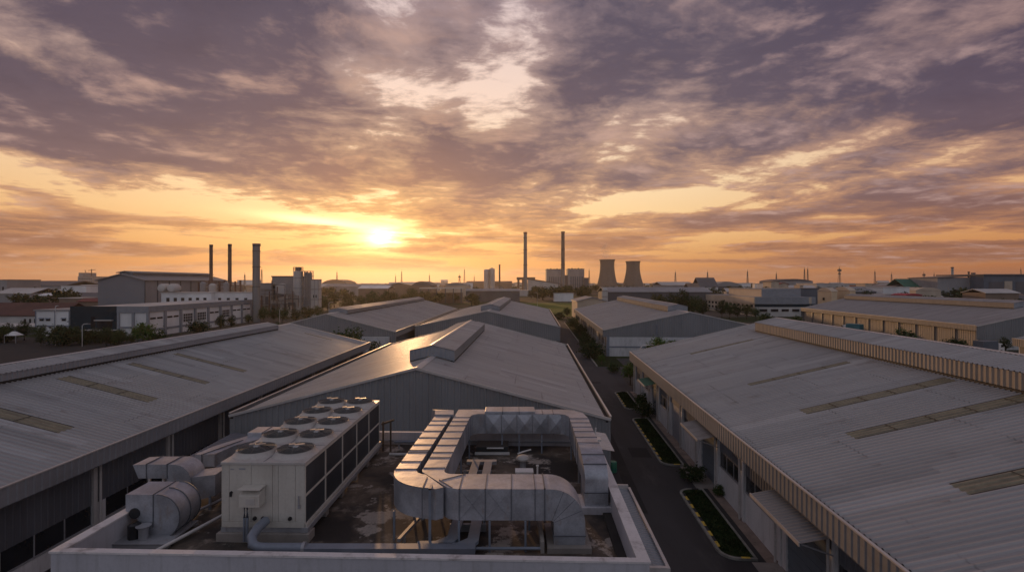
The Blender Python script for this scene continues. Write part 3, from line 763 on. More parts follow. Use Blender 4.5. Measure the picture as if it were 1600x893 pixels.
# kerb line on the right of the far straight road
kb = MB(); kb.beam((16.2, 97.2, 0.07), (20.95, 205, 0.07), 0.24, 0.16)
o = kb.build('kerb', M_KERB); o['kind'] = 'structure'

# patched trenches and old repairs in the lane
for (ua_, ub_, va_, vb_, m_) in ((6.4, 7.3, 36, 58, 'asphalt_yard'), (8.2, 10.0, 47.5, 50.2, 'asphalt_yard'), (7.2, 8.9, 70, 74.5, 'concrete_apron'), (5.9, 9.2, 82, 83.1, 'asphalt_yard')):
    strip('road_patch', ua_, ub_, va_, vb_, 0.006, M_ASPHD if m_ == 'asphalt_yard' else paint('old_asphalt', (0.06, 0.057, 0.054), .9, 0, .3, .6, grain=30))
# ------------------------------------------------------------------ the near flat-roofed building and its plant
fB = Fr(826)
ZF = 8.8                                             # flat roof level
def bw(u, v, z=0.0): return fB.w(u, v, z)
def roof_building():
    root = thing('flat_roof_building', 'near white building whose walled flat roof carries the ducts and chiller', 'building', fB.w(0, 17), -fB.phi)
    L = lambda v: v - 17
    MB().box(-11.25, 2.6, L(12.25), L(22.8), 0, ZF - 0.02).build('wall', M_WALLW, root)
    # finely divided roof floor with slight unevenness
    fb = MB(); nx, ny = 70, 54; ids = []
    for j in range(ny + 1):
        row = []
        for i in range(nx + 1):
            u = -11.25 + 13.85 * i / nx; v = 12.08 + 10.72 * j / ny
            row.append(fb.pt((u, L(v), ZF + 0.035 * mnoise.noise(Vector((u * 0.5, v * 0.5, 3.0))))))
        ids.append(row)
    for j in range(ny):
        for i in range(nx): fb.face((ids[j][i], ids[j][i+1], ids[j+1][i+1], ids[j+1][i]))
    fb.build('roof', M_FLOOR, root, smooth=True)
    zt = CZ - 6.50
    pf = MB().box(-11.5, 2.80, L(11.95), L(12.10), 7.6, zt)
    pf.build('parapet', M_PARA, root, bevel=0.015)
    MB().box(-11.49, 2.79, L(11.92), L(11.952), 8.96, 9.0).build('groove_moulding', M_WALLG, root)
    MB().box(-11.48, 2.78, L(11.99), L(12.09), 0, 7.6).build('front_wall', M_WALLW, root)
    pr = MB().box(2.56, 2.80, L(12.10), L(22.6), 7.6, zt - 0.003)
    pr.build('parapet', M_PARA, root, bevel=0.015)
    pl = MB().box(-11.5, -11.27, L(12.10), L(14.6), 7.6, zt - 0.003)
    pl.build('parapet', M_PARA, root, bevel=0.015)
    MB().box(-11.45, -11.27, L(14.6), L(22.6), 7.6, ZF + 0.12).build('kerb_upstand', M_PARA, root)
    rp = MB().box(-7.4, 2.56, L(22.6), L(22.8), 8.0, CZ - 6.66); rp.build('parapet', M_PARA, root, bevel=0.012)
    MB().box(-7.4, 2.56, L(22.52), L(22.6), ZF + 0.16, ZF + 0.22).build('ledge', M_WALLG, root)
    # copings
    cb = MB(); cb.box(-11.53, 2.83, L(11.93), L(12.12), zt, zt + 0.045); cb.box(2.53, 2.83, L(12.12), L(22.62), zt, zt + 0.045); cb.box(-11.53, -11.24, L(12.12), L(14.62), zt, zt + 0.045)
    cb.build('coping', paint('coping_stained', (0.62, 0.58, 0.57), 0.7, 0, 0.10, 0.8, (1, 1, 1), (0.16, 0.13, 0.11), 0.75), root)
    # damp line where floor meets parapet
    # awning down the right side, over the lane
    aw = MB(); x0, x1 = 2.80, 4.15
    rows = []
    for t, o in ribs(5.9, 0.16, 0.025): rows.append((aw.pt((x0, L(15.6) + t, 7.55 + o)), aw.pt((x1, L(15.6) + t, 7.35 + o))))
    for (p0, q0), (p1, q1) in zip(rows[:-1], rows[1:]): aw.face((p0, q0, q1, p1))
    ao = aw.build('awning', M_FASCIA_DK, root)
    fr_ = MB(); fr_.box(x1, x1 + 0.10, L(15.5), L(21.6), 7.28, 7.44); fr_.box(x0, x1, L(15.48), L(15.6), 7.28, 7.46); fr_.box(x0, x1, L(21.5), L(21.6), 7.36, 7.56)
    fr_.build('awning_frame', M_TRIM, ao)
    # lightning strip brackets, lamp on the right parapet
    sb = MB(); sb.box(2.45, 2.95, L(20.9), L(21.25), zt + .045, zt + 0.12); sb.tube([(2.7, L(21.1), zt + .1), (2.75, L(21.1), zt + 0.55)], 0.035, 8); sb.build('bracket', M_PIPEW, root)
    MB().box(2.30, 2.555, L(13.2), L(20.5), ZF + 0.0, ZF + 0.07).build('edge_gutter', M_GUTTER, root)
    # ledge with small door and vent holes in the rear wall
    return root
ROOFB = roof_building()

# ---------- air-cooled chiller
fC = Fr(815)
def chiller():
    z0 = CZ - 6.82; z1 = CZ - 5.0; W, LN = 2.32, 7.45
    o = fC.w(-8.36, 14.15); root = thing('chiller', 'long cream rooftop chiller with ten round fans on its top', 'chiller', (o.x, o.y, z0), -fC.phi)
    H = z1 - z0
    # frame and end panels
    MB().box(0.02, W - 0.02, 0.03, LN - 0.03, 0.06, H - 0.06).build('casing_core', M_COIL, root)
    pb = MB(); xs = [0, 0.20, 0.82, 1.42, 1.58, 2.06, W]
    for a, b in zip(xs[:-1], xs[1:]): pb.box(a + 0.004, b - 0.004, -0.012, 0.03, 0.16, H - 0.075)
    pb.box(0, W, -0.02, 0.03, 0.0, 0.155)
    pb.build('end_panel', M_CHILL, root, bevel=0.006)
    rb = MB()
    for a, b in zip(xs[:-1], xs[1:]): rb.box(a + 0.004, b - 0.004, LN - 0.03, LN + 0.012, 0.0, H - 0.075)
    rb.build('end_panel', M_CHILL, root)
    tp = MB(); tp.box(-0.03, W + 0.03, -0.04, LN + 0.03, H - 0.07, H); tp.build('top_panel', M_CHILLT, root, bevel=0.008)
    sm = MB(); sm.box(W/2 - 0.012, W/2 + 0.012, 0, LN, H, H + 0.012)
    for k in range(1, 5): sm.box(0, W, LN * k / 5 - 0.012, LN * k / 5 + 0.012, H, H + 0.010)
    sm.build('panel_seam', M_STEELG, root)
    for sg in (0, 1):
        xa, xb = (W - 0.03, W + 0.02) if sg else (-0.02, 0.03)
        fb = MB()
        for k in range(6):
            y = LN * k / 5; fb.box(xa, xb, max(0, y - 0.035), min(LN, y + 0.035), 0.0, H - 0.07)
        fb.box(xa - 0.002, xb + 0.002, 0, LN, H/2 - 0.06, H/2 + 0.0); fb.box(xa - .002, xb + .004, 0, LN, H - 0.13, H - 0.07); fb.box(xa - .002, xb + .05, 0, LN, 0.0, 0.10)
        fb.build('side_frame', M_CHILL, root)
        for k in range(5):
            for (za, zb) in ((0.10, H/2 - 0.06), (H/2, H - 0.13)):
                cb = MB(); ya, yb = LN * k / 5 + 0.035, LN * (k+1) / 5 - 0.035
                x = xb - 0.022 if sg else xa + 0.022; n = 1 if sg else -1
                cb.box(min(x, x - n*.02), max(x, x - n*.02), ya, yb, za, zb)
                m = 18
                for j in range(1, m): 
                    yy = ya + (yb - ya) * j / m; cb.box(min(x, x + n*.006), max(x, x + n*.006), yy - 0.006, yy + 0.006, za, zb)
                cb.build('coil_panel', M_COIL, root)
    # fans
    for k in range(5):
        for c in (0, 1):
            cx, cy = W * (0.25 + 0.5 * c) , LN * (k + 0.5) / 5
            sh = MB(); sh.M = Matrix.Translation((cx, cy, H))
            sh.lathe([(0.64, 0.0), (0.585, 0.03), (0.55, 0.10), (0.535, 0.15), (0.505, 0.15), (0.50, 0.02), (0.50, -0.05)], 40, caps=False)
            so = sh.build('fan_shroud', M_CHILLT, root, smooth=50)
            gd = MB(); gd.M = Matrix.Translation((cx, cy, H))
            for j in range(13):
                r = 0.10 + 0.0365 * j; zz = 0.205 - 0.05 * (r / 0.535) ** 2
                ring = [(r*math.cos(a), r*math.sin(a), zz) for a in [2*math.pi*i/32 for i in range(33)]]
                gd.tube(ring, 0.006, 4)
            for i in range(8):
                a = 2*math.pi*i/8 + 0.2
                gd.tube([(r*math.cos(a), r*math.sin(a), 0.212 - 0.05*(r/0.535)**2) for r in (0.06, 0.2, 0.38, 0.545)], 0.008, 4)
            gd.build('fan_guard', M_GUARD, so)
            bl = MB(); bl.M = Matrix.Translation((cx, cy, H + 0.06)) @ Matrix.Rotation(0.5 * k + c, 4, 'Z')
            for i in range(5):
                a = 2*math.pi*i/5; ca, sa = math.cos(a), math.sin(a)
                q = lambda r, w, z: (r*ca - w*sa, r*sa + w*ca, z)
                bl.loft([[q(0.1, -0.07, -0.03), q(0.1, 0.07, 0.04), q(0.1, 0.07, 0.05), q(0.1, -0.07, -0.02)], [q(0.43, -0.13, -0.05), q(0.43, 0.11, 0.04), q(0.43, 0.11, 0.05), q(0.43, -0.13, -0.04)]])
            bl.build('fan_blade', M_FAN, so)
            hb = MB(); hb.M = Matrix.Translation((cx, cy, H)) @ Matrix.Rotation(0.35, 4, 'Z')
            hb.lathe([(0.0, 0.25), (0.09, 0.245), (0.11, 0.20), (0.11, 0.10), (0.0, 0.10)], 20, caps=False); hb.box(-0.19, -0.02, -0.055, 0.055, 0.225, 0.285); hb.box(0.0, 0.24, -0.05, 0.05, 0.225, 0.26)
            hb.build('fan_motor', M_FANH, so)
            bk = MB(); bk.M = Matrix.Translation((cx, cy, H)); bk.lathe([(0.50, 0.01), (0.0, 0.01)], 32, caps=False); bk.build('fan_well', M_FAN, so)
    # control hood on the end, its cables, latches
    hd = MB(); hd.loft([[(0.66, -0.02, 0.70), (1.22, -0.02, 0.70), (1.22, -0.02, 1.18), (0.66, -0.02, 1.18)], [(0.66, -0.36, 0.70), (1.22, -0.36, 0.70), (1.22, -0.36, 1.02), (0.66, -0.36, 1.02)]])
    hd.box(0.63, 1.25, -0.39, -0.02, 1.17, 1.20); ho = hd.build('control_hood', M_CHILL, root, bevel=0.01)
    MB().box(0.86, 1.10, -0.372, -0.36, 0.78, 0.94).build('hood_plate', M_CHILLT, ho)
    ks = MB(); ks.tube([(0.27, -0.02, 0.98), (0.27, -0.06, 0.98)], 0.035, 10); ks.box(0.23, 0.28, -0.05, -0.01, 0.86, 0.97); ks.build('latch', M_FAN, root)
    k2 = MB(); k2.tube([(2.18, -0.06, 0.62), (2.18, -0.06, 0.9)], 0.02, 8); k2.box(2.15, 2.21, -0.06, -0.01, 0.55, 0.64); k2.build('handle', M_STEELG, root)
    for x in (0.93, 1.16, 1.92): 
        c = MB(); c.lathe([(0.055, 0), (0.05, 0.05), (0.0, 0.05)], 12, caps=False); co = c.build('cable_gland', M_FAN, root); co.rotation_euler.x = R(90); co.location = (x, -0.015, 0.26)
    # faint label plates
    MB().box(0.24, 0.34, -0.016, -0.01, H - 0.22, H - 0.19).build('maker_plate', M_STEELG, root); MB().box(0.48, 0.66, -0.016, -0.01, H - 0.22, H - 0.17).build('maker_plate', M_STEELG, root)
    # base rails and feet
    bs = MB(); bs.box(-0.04, 0.10, 0, LN, -0.14, 0.0); bs.box(W - 0.10, W + 0.10, -0.02, LN, -0.13, 0.0); bs.box(0, W, 0.02, 0.16, -0.14, 0.0)
    bs.build('base_rail', M_STEELG, root)
    for k in range(6):
        y = 0.15 + (LN - 0.4) * k / 5
        for xa in (0.0, W - 0.22): MB().box(xa, xa + 0.26, y - 0.12, y + 0.12, ZF - z0 + 0.02, -0.14).build('foot', M_CONC, root)
    MB().box(-0.12, W + 0.15, -0.10, 0.32, ZF - z0 - 0.0, -0.145).build('plinth', M_CONC, root)
    # conduits dropping from the hood
    cd = MB()
    for x in (0.72, 0.80): cd.tube([(x, -0.18, 0.70), (x, -0.18, 0.35), (x, -0.20, -0.30)], 0.038 if x > .75 else 0.03, 8)
    cd.build('conduit', M_STEELB, root, smooth=60)
    return root
CH = chiller()

# ---------- chilled water pipe along the parapet
def pipe_run():
    a = fC.w(-7.05, 14.1); z = 9.32; y = 13.25
    root = thing('insulated_pipe', 'fat blue-grey pipe curving from the chiller end and running right behind the parapet', 'pipe', (a.x, y, ZF))
    L = lambda p: Vector(p) - Vector((a.x, y, ZF))
    pts = [(a.x + .0, 14.1, 9.44), (a.x - 0.02, 13.7, 9.44), (a.x - 0.02, 13.4, 9.36), (a.x + .06, 13.27, 9.22), (a.x + 0.22, y, 9.15), (a.x + 0.5, y, 9.14), (-5.35, y, 9.14)]
    MB().tube([L(p) for p in pts], 0.125, 14).build('pipe', M_STEELB, root, smooth=60)
    MB().lathe([(0.15, 0), (0.15, 0.08)], 16).build('collar', M_STEELG, root, loc=L((-5.42, y, 9.14))).rotation_euler.y = R(90)
    MB().box(*sum([[p, q] for p, q in zip(L((-5.35, y - .14, 9.02)), L((-0.95, y + .14, 9.19)))], [])).build('channel', M_STEELB, root)
    MB().tube([L((-8.0, y - .25, 8.98)), L((-5.5, y - .25, 8.98))], 0.06, 8).build('drain_pipe', M_STEELB, root, smooth=60)
    sp = MB()
    for x in (-7.2, -5.4, -3.9, -2.2): sp.box(x - a.x - .05, x - a.x + .05, -0.08, 0.08, -0.02, 0.24)
    sp.build('support', M_CONC, root)
    for x in (-7.35, -6.95): pass
pipe_run()

# ---------- rectangular ducts
D_TOP, D_H = CZ - 5.55, 0.84
def arc(cx, cy, r, a0, a1, n=8): return [(cx + r*math.cos(R(a0 + (a1-a0)*k/n)), cy + r*math.sin(R(a0 + (a1-a0)*k/n))) for k in range(n+1)]
def flange(root, p, q, z0, z1, t=0.022, o=0.016):
    """raised seam round a duct, across from plan point p to q"""
    mb = MB(); p, q = Vector((*p, 0)), Vector((*q, 0)); d = (q - p).normalized(); n = Vector((-d.y, d.x, 0)) * t/2
    a, b = p - d*o, q + d*o
    for (za, zb, s, e) in ((z1, z1 + o, a, b), (z0 - o, z0, a, b), (z0 - o, z1 + o, a, p), (z0 - o, z1 + o, q, b)):
        mb.prism([tuple((s - n)[:2]), tuple((e - n)[:2]), tuple((e + n)[:2]), tuple((s + n)[:2])], za, zb)
    mb.build('flange', M_SEAM, root)
def crossbreak(mb, pts):
    pass

def legs(root, spots, zt, mat=M_STEELB, w=0.055):
    for x, y in spots:
        MB().box(x - w/2, x + w/2, y - w/2, y + w/2, ZF - 0.02, zt).build('leg', mat, root)
        MB().box(x - .07, x + .07, y - .07, y + .07, ZF - 0.02, ZF + 0.02).build('foot_plate', M_STEELG, root) if False else None

def duct_systems():
    z1 = D_TOP; z0 = z1 - D_H
    # outer duct: comes forward on the left and bends right
    root = thing('air_duct', 'outer galvanised duct on the left of the loop, rounded corner nearest the chiller', 'duct', (0, 0, 0), 0)
    xl, xr = -3.47, -2.80
    out = [(-3.18, 22.0), (-3.47, 15.2)]
    out += arc(-3.47 + 1.35, 15.2, 1.35, 180, 262, 12)[1:]
    out += [(-2.05, 13.78), (-1.86, 13.90)]
    inn = [(-2.50, 14.83), (-2.60, 14.85), (-2.76, 14.98), (-2.845, 15.2), (-2.50, 22.0)]
    # the outline runs anticlockwise: outer side first, then the inner side back
    poly = out + inn
    bd = MB(); bd.prism(poly, z0, z1); bd.build('duct_body', M_DUCT[0], root, smooth=35, weld=True)
    def xo(y): return -3.47 + (y - 15.2) * 0.29 / 6.8
    def xi(y): return -2.855 + (y - 15.0) * 0.35 / 7.0
    for y in (15.25, 15.9, 16.75, 16.95, 17.55, 18.35, 19.15, 20.0, 20.6, 21.3): flange(root, (xo(y), y), (xi(y), y), z0, z1)
    for a in (216,):
        pass
    flange(root, (-2.42, 13.80), (-2.42, 14.6), z0, z1)
    flange(root, (-2.30 - .62, 14.03), (-2.62, 14.66), z0, z1) if False else None
    # bent head at the far end that drops down behind
    hb = MB()
    hb.loft([[(-3.22, 21.4, z0), (-2.45, 21.4, z0), (-2.45, 21.4, z1 + .04), (-3.22, 21.4, z1 + .04)],
             [(-3.45, 22.0, z0 - .1), (-2.45, 22.0, z0 - .1), (-2.5, 22.0, z1 + .07), (-3.3, 22.0, z1 + .07)],
             [(-3.62, 22.4, z0 - .5), (-2.5, 22.4, z0 - .5), (-2.7, 22.4, z1 - .05), (-3.5, 22.4, z1 + .0)]])
    hb.build('end_elbow', M_DUCT[1], root)
    legs(root, [(-3.3, 14.35), (-2.98, 15.6), (-2.9, 18.6), (-2.8, 21.2), (-2.2, 13.74)], z0)
    sb = MB(); sb.box(-2.235, -2.165, 13.70, 13.735, ZF, z1 + 0.03); sb.box(-2.235, -2.165, 13.70, 14.0, z1 + 0.002, z1 + 0.03); sb.build('strap', M_STEELB, root)

    # inner loop: rear run, left run forward, front run, drop at the right
    root = thing('air_duct', 'long galvanised duct loop that crosses the front and curves down at its right end', 'duct', (0, 0, 0), 0)
    bl = lambda y: -2.66 + (y - 15.2) * 0.30 / 6.7; br = lambda y: -2.02 + (y - 15.3) * 0.31 / 6.3
    yf, yr = 13.78, 14.86
    run = [(bl(22.4), 22.4), (bl(15.4), 15.4)] + arc(bl(15.2) + 0.42, 15.2, 0.42, 180, 232, 5) + [(-1.84, 14.0), (-1.72, 13.86), (-1.45, yf)] + [(1.04, yf - 0.02), (1.04, yr - 0.02), (-1.72, yr)] + arc(-1.72, yr + 0.28, 0.28, 270, 185, 5)[1:] + [(br(21.3), 21.3)] + \
          [(br(21.3) + 0.08, 21.52), (br(21.3) + 0.3, 21.66), (2.0, 21.62), (2.24, 21.5), (2.36, 21.2), (2.28, 17.6), (3.0, 17.5), (3.12, 21.0), (3.02, 21.8), (2.7, 22.25), (2.2, 22.42)]
    bd = MB(); bd.prism(run, z0, z1); bd.build('duct_body', M_DUCT[1], root, smooth=35, weld=True)
    # raised middle of the rear run
    MB().box(-1.15, 0.98, 21.64, 22.5, z0 + 0.02, z1 + 0.10).build('duct_section', M_DUCT[0], root, bevel=0.02)
    for y in (15.35, 16.25, 16.75, 17.5, 18.3, 19.1, 19.9, 20.5, 21.1): flange(root, (bl(y), y), (br(y), y), z0, z1)
    for x in (-1.42, -0.72, -0.02, 0.62): flange(root, (x, yf - .02), (x, yr - .02), z0, z1)
    flange(root, (1.02, yf - .02), (1.02, yr - .02), z0, z1) if False else None
    for x in (0.88,): flange(root, (x, yf - .02), (x, yr - .02), z0, z1, 0.03, 0.035)
    for x in (-0.4, 0.3, 1.3, 1.75): flange(root, (x, 21.62), (x, 22.45), z0, z1 + (0.10 if x < 0.98 else 0))
    cl = lambda y: 2.28 + (y - 17.6) * 0.08 / 3.6; cr = lambda y: 3.0 + (y - 17.5) * 0.12 / 3.5
    for y in (17.75, 18.4, 19.1, 19.7, 20.3, 20.9): flange(root, (cl(y), y), (cr(y), y), z0, z1)
    # joint straps on the sloping corner
    st = MB(); st.beam((-2.05, 14.42, z1 + .008), (-1.62, 13.86, z1 + .008), 0.025, 0.012); st.beam((-1.98, 14.40, z1 + .008), (-1.35, 14.84, z1 + .008), 0.025, 0.012); st.build('joint_strip', M_SEAM, root)
    # front drop elbow
    zb = ZF + 0.16; Ro = 0.93; zc = z1 - Ro; ze = zb + 0.0
    prof_o = [(1.04 + Ro*math.sin(a), zc + Ro*math.cos(a)) for a in [math.pi/2*k/12 for k in range(13)]]
    ri = 0.09; prof_i = [(1.04 + ri*math.sin(a), z0 - ri + ri*math.cos(a)) for a in [math.pi/2*k/6 for k in range(7)]]
    pts = [(1.04, z0), (1.04, z1)] + prof_o[1:] + [(1.04 + Ro, ze), (1.04 + ri, ze)] + prof_i[::-1][:-1]
    eb = MB(); eb.extr([(x, yf - .02, z) for x, z in pts], (0, yr - yf, 0)); eb.build('drop_elbow', M_DUCT[2], root, smooth=35, weld=True)
    sm = MB(); sm.box(1.04 + ri - .02, 1.04 + Ro + .02, yf - .035, yr, zb + 0.22, zb + 0.25)
    for ang in (22, 45, 67):
        a = R(ang); sm.beam((1.04 + (ri+.02)*math.sin(a) , yf - .023, z0 - ri + (ri+.02)*math.cos(a)), (1.04 + Ro*math.sin(a), yf - .023, zc + Ro*math.cos(a)), 0.008, 0.008)
    sm.build('elbow_seam', M_SEAM, root)
    # diagonal stiffening creases on the front face and rear face
    cr_ = MB()
    for a, b in ((-1.40, -0.74), (-0.70, -0.04)):
        cr_.beam((a, yf - .024, z1 - .03), (b, yf - .024, z0 + .03), 0.010, 0.008); cr_.beam((a, yf - .024, z0 + .03), (b, yf - .024, z1 - .03), 0.010, 0.008)
    cr_.build('stiffening_crease', M_DUCT[0], root)
    # rear panels are cross-broken
    pb = MB()
    for k in range(5):
        a, b = -1.1 + 0.66*k, -1.1 + 0.66*(k+1) - 0.03; y = 21.60; m = ((a+b)/2, y - 0.07, (z0+z1)/2)
        c = [(a, y, z0 + .02), (b, y, z0 + .02), (b, y, z1 - .02), (a, y, z1 - .02)]
        for i in range(4): pb.poly([c[i], c[(i+1) % 4], m])
    pb.build('cross_broken_panel', M_DUCT[2], root)
    # right drop elbow
    Ro = 1.25; y_e = 17.55; zc = z1 - 0.62
    po = [(y_e - 1.55*math.sin(a), zc + 0.62*math.cos(a)) for a in [math.pi/2*k/12 for k in range(13)]]
    zb2 = ZF + 0.22; pts = [(y_e, z0), (y_e, z1)] + po[1:] + [(y_e - 1.55, zb2), (y_e - 0.75, zb2), (y_e - 0.72, z0 - .12), (y_e - 0.55, z0)]
    eb = MB(); eb.extr([(2.28, y, z) for y, z in pts], (0.73, 0, 0)); eb.build('drop_elbow', M_DUCT[0], root, smooth=35, weld=True)
    sm = MB(); sm.box(2.26, 3.03, y_e - 1.575, y_e - 1.5, zb2 + 0.40, zb2 + 0.43)
    for k in (4, 7): 
        y, z = po[k]; sm.box(2.262, 3.026, y - .018, y + .018, z - 0.01, z + 0.028)
    sm.build('elbow_seam', M_SEAM, root)
    kb = MB(); kb.box(0.94, 2.12, yf - 0.20, yr + 0.15, ZF - .02, zb - 0.003); kb.build('curb', M_CONC, root)
    k2 = MB(); k2.box(2.16, 3.12, y_e - 1.66, y_e - 0.6, ZF - .02, zb2 - .003); k2.build('curb', M_PARA, root, bevel=0.01)
    legs(root, [(-1.42, yf - .06), (-0.60, yf - .06), (0.36, yf - .06), (-1.9, 16.1), (-1.85, 18.6), (-1.75, 21.0), (-0.8, 14.9), (0.5, 14.9), (-0.42, 21.7), (0.30, 21.6), (1.25, 21.55), (2.4, 18.4), (2.4, 20.8), (2.3, 16.9)], z0)
duct_systems()

# ---------- cable trays on the floor of the roof
def trays():
    root = thing('cable_tray', 'two blue-grey cable trays running forward under the ducts and bending left', 'cable tray', (-1.0, 17, ZF))
    for k, (xa, xb, yb) in enumerate(((-1.52, -1.62, 13.6), (-1.05, -1.05, 13.5))):
        mb = MB(); w = 0.15
        mb.prism([(xa - w + 1.0 + .14, 2.75), (xb - w + 1.0, yb + 0.35 - 17), (xb - w + 1.0 - .28, yb - 17 + .1), (xb + 1.0 - .9, yb - 17 + .1), (xb + 1 - .9, yb - 17 - .16), (xb + w + 1.0 - .2, yb - 17 - .16), (xb + w + 1.0, yb + 0.2 - 17), (xa + w + 1.0 + .14, 2.75)], 0.22, 0.30)
        mb.build('tray', M_STEELB, root)
    sp = MB()
    for y in (-2.2, 0, 2.0): sp.box(-0.8, 0.25, y, y + 0.06, -0.02, 0.22)
    sp.build('support', M_STEELG, root)
    MB().box(-0.75, 0.40, 2.75, 3.0, 0.18, 0.30).build('tray_end', M_STEELG, root)
    root2 = thing('pipe_rail', 'white pipe rail frame standing by the front duct drop', 'pipe rail', (0.5, 14.2, ZF))
    pb = MB(); pb.tube([(-1.35, 0.9, 0.30), (0.30, 0.9, 0.30)], 0.05, 8); pb.build('rail', M_PIPEW, root2, smooth=60)
    pb = MB(); pb.tube([(-1.6, -0.55, 0.12), (0.28, -0.55, 0.12)], 0.045, 8); pb.build('rail', M_STEELB, root2, smooth=60)
    MB().box(0.26, 0.36, -0.6, 0.95, 0.0, 0.32).build('frame', M_CONC, root2)
    MB().box(-1.36, -1.28, 0.86, 0.94, -0.02, 0.30).build('post', M_PIPEW, root2)
trays()

# ---------- small things inside the duct loop
def small_units():
    r = thing('condenser_unit', 'small pale condenser box with a flat lid inside the duct loop', 'air conditioner', (0.42, 17.6, ZF))
    MB().box(-0.28, 0.28, -0.16, 0.16, 0.34, 0.72).build('casing', M_PIPEW, r, bevel=0.015); MB().box(-0.31, 0.31, -0.19, 0.19, 0.72, 0.76).build('lid', M_PIPEW, r)
    b = MB(); b.lathe([(0.13, 0), (0.13, 0.02), (0.0, 0.02)], 20, caps=False); o = b.build('fan_grille', M_FAN, r); o.rotation_euler.x = R(90); o.location = (-0.07, -0.162, 0.53)
    for x in (-0.24, 0.24): MB().box(x - .03, x + .03, -0.14, 0.14, -0.02, 0.34).build('leg', M_PIPEW, r)
    r = thing('condenser_unit', 'white louvred box sitting low in front of the lidded condenser', 'air conditioner', (0.40, 16.7, ZF))
    MB().box(-0.3, 0.3, -0.13, 0.13, 0.22, 0.48).build('casing', M_PIPEW, r, bevel=0.015)
    lv = MB()
    for k in range(5): lv.box(-0.27, 0.27, -0.142, -0.128, 0.25 + .043*k, 0.27 + .043*k)
    lv.build('louvre', M_STEELG, r)
    for x in (-0.25, 0.25): MB().box(x - .03, x + .03, -0.11, 0.11, -0.02, 0.22).build('leg', M_PIPEW, r)
    r = thing('roof_vent', 'round pinkish vent cap on a short pipe inside the duct loop', 'vent', (0.42, 19.8, ZF))
    MB().lathe([(0.12, -0.02), (0.12, 0.40)], 16).build('pipe', M_STEELG, r, smooth=60)
    MB().lathe([(0.24, 0.36), (0.25, 0.42), (0.20, 0.50), (0.0, 0.54)], 20).build('cap', M_CHILLT, r, smooth=40)
    MB().tube([(-0.2, 0.1, 0.55), (0.0, 0.12, 0.62), (0.32, 0.2, 0.68)], 0.03, 6).build('stay', M_PIPEW, r)
    r = thing('pump', 'small white pump with round cover standing beside the trays', 'pump', (-0.42, 17.2, ZF))
    MB().box(-0.16, 0.16, -0.14, 0.14, -0.02, 0.08).build('base', M_CONC, r); b = MB(); b.lathe([(0.0, 0.08), (0.09, 0.08), (0.09, 0.30), (0.14, 0.34), (0.14, 0.46), (0.10, 0.52), (0.0, 0.53)], 16, caps=False); b.build('body', M_PIPEW, r, smooth=40)
    MB().tube([(0.1, 0, 0.2), (0.6, 0.1, 0.2)], 0.035, 8).build('outlet_pipe', M_PIPEW, r)
    for k, (x, y, h) in enumerate(((0.86, 17.3, 1.0), (-0.9, 16.2, 0.5), (-0.05, 16.4, 0.45))):
        r = thing('stub_pipe', ('thin tall white stub pipe at the right of the lidded condenser', 'short stub pipe between the two cable trays and the pump', 'short white stub pipe behind the middle of the front duct')[k], 'pipe', (x, y, ZF))
        MB().tube([(0, 0, -0.02), (0, 0, h)], 0.03, 8).build('pipe', M_PIPEW, r); MB().lathe([(0.05, h), (0.05, h + .04), (0, h + .05)], 10).build('cap', M_PIPEW, r)
    r = thing('roof_box', 'low black plant box with pale rim at the rear wall under the duct', 'box', (-0.75, 21.9, ZF))
    MB().box(-0.75, 0.6, -0.5, 0.35, 0.0, 0.34).build('body', M_BLK, r); MB().box(-0.8, 0.65, -0.56, -0.5, 0.02, 0.12).build('rim', M_PIPEW, r); MB().tube([(-0.3, -0.55, 0.30), (0.4, -0.55, 0.30)], 0.03, 6).build('pipe', M_PIPEW, r)
    r = thing('service_post', 'brown steel service stand at the far right corner of the chiller', 'stand', (-5.35, 21.9, ZF))
    for x in (-0.16, 0.16): MB().box(x - .03, x + .03, -0.05, 0.05, -0.02, 1.25).build('post', M_BARK, r)
    MB().beam((-0.22, 0, 1.15), (0.30, 0, 1.32), 0.14, 0.07).build('hood', M_BARK, r)
    r = thing('parapet_bench', 'low grey pipe stand along the rear wall beside the chiller', 'pipe rack', (-4.2, 22.2, ZF))
    MB().tube([(-0.9, 0, 0.30), (1.0, 0, 0.30)], 0.05, 8).build('pipe', M_STEELB, r); MB().tube([(-0.9, -0.9, 0.06), (1.2, -0.9, 0.06)], 0.06, 8).build('pipe', M_PIPEW, r)
    for x in (-0.7, 0.0, 0.8): MB().box(x - .03, x + .03, -0.03, 0.03, 0, 0.3).build('post', M_STEELG, r)
    r = thing('timber_rail', 'slanting steel rail on the floor between chiller and duct corner', 'rail', (-3.1, 13.9, ZF))
    MB().beam((0.0, 0.1, 0.16), (0.45, 2.0, 0.16), 0.09, 0.09).build('rail', M_STEELG, r)
    for y in (0.3, 1.7): MB().box(0.0 + y*.2, 0.1 + y*.2, y - .05, y + .05, -0.02, 0.12).build('support', M_CONC, r)
    # loose rubbish: stones and lumps, each on the floor
    random.seed(4)
    for k in range(9):
        x, y = random.uniform(-3.0, 1.9), random.uniform(12.7, 13.4); s = random.uniform(0.05, 0.11)
        b = MB(); b.lathe([(0.02, 0), (s, 0.01), (s*0.9, s*0.5), (s*0.4, s*0.75), (0.01, s*0.8)], 9)
        for i, p in enumerate(b.v): b.v[i] = p + Vector((mnoise.noise(p*9 + Vector((k, 0, 0))), mnoise.noise(p*9 + Vector((0, k, 0))), 0)) * s * 0.7
        tag(b.build('rubble_lump', M_CONC, None, loc=(x, y, ZF), smooth=True), 'small lump of rubble on the roof floor behind the front parapet', 'rubble', 'rubble lumps behind the front parapet')
small_units()

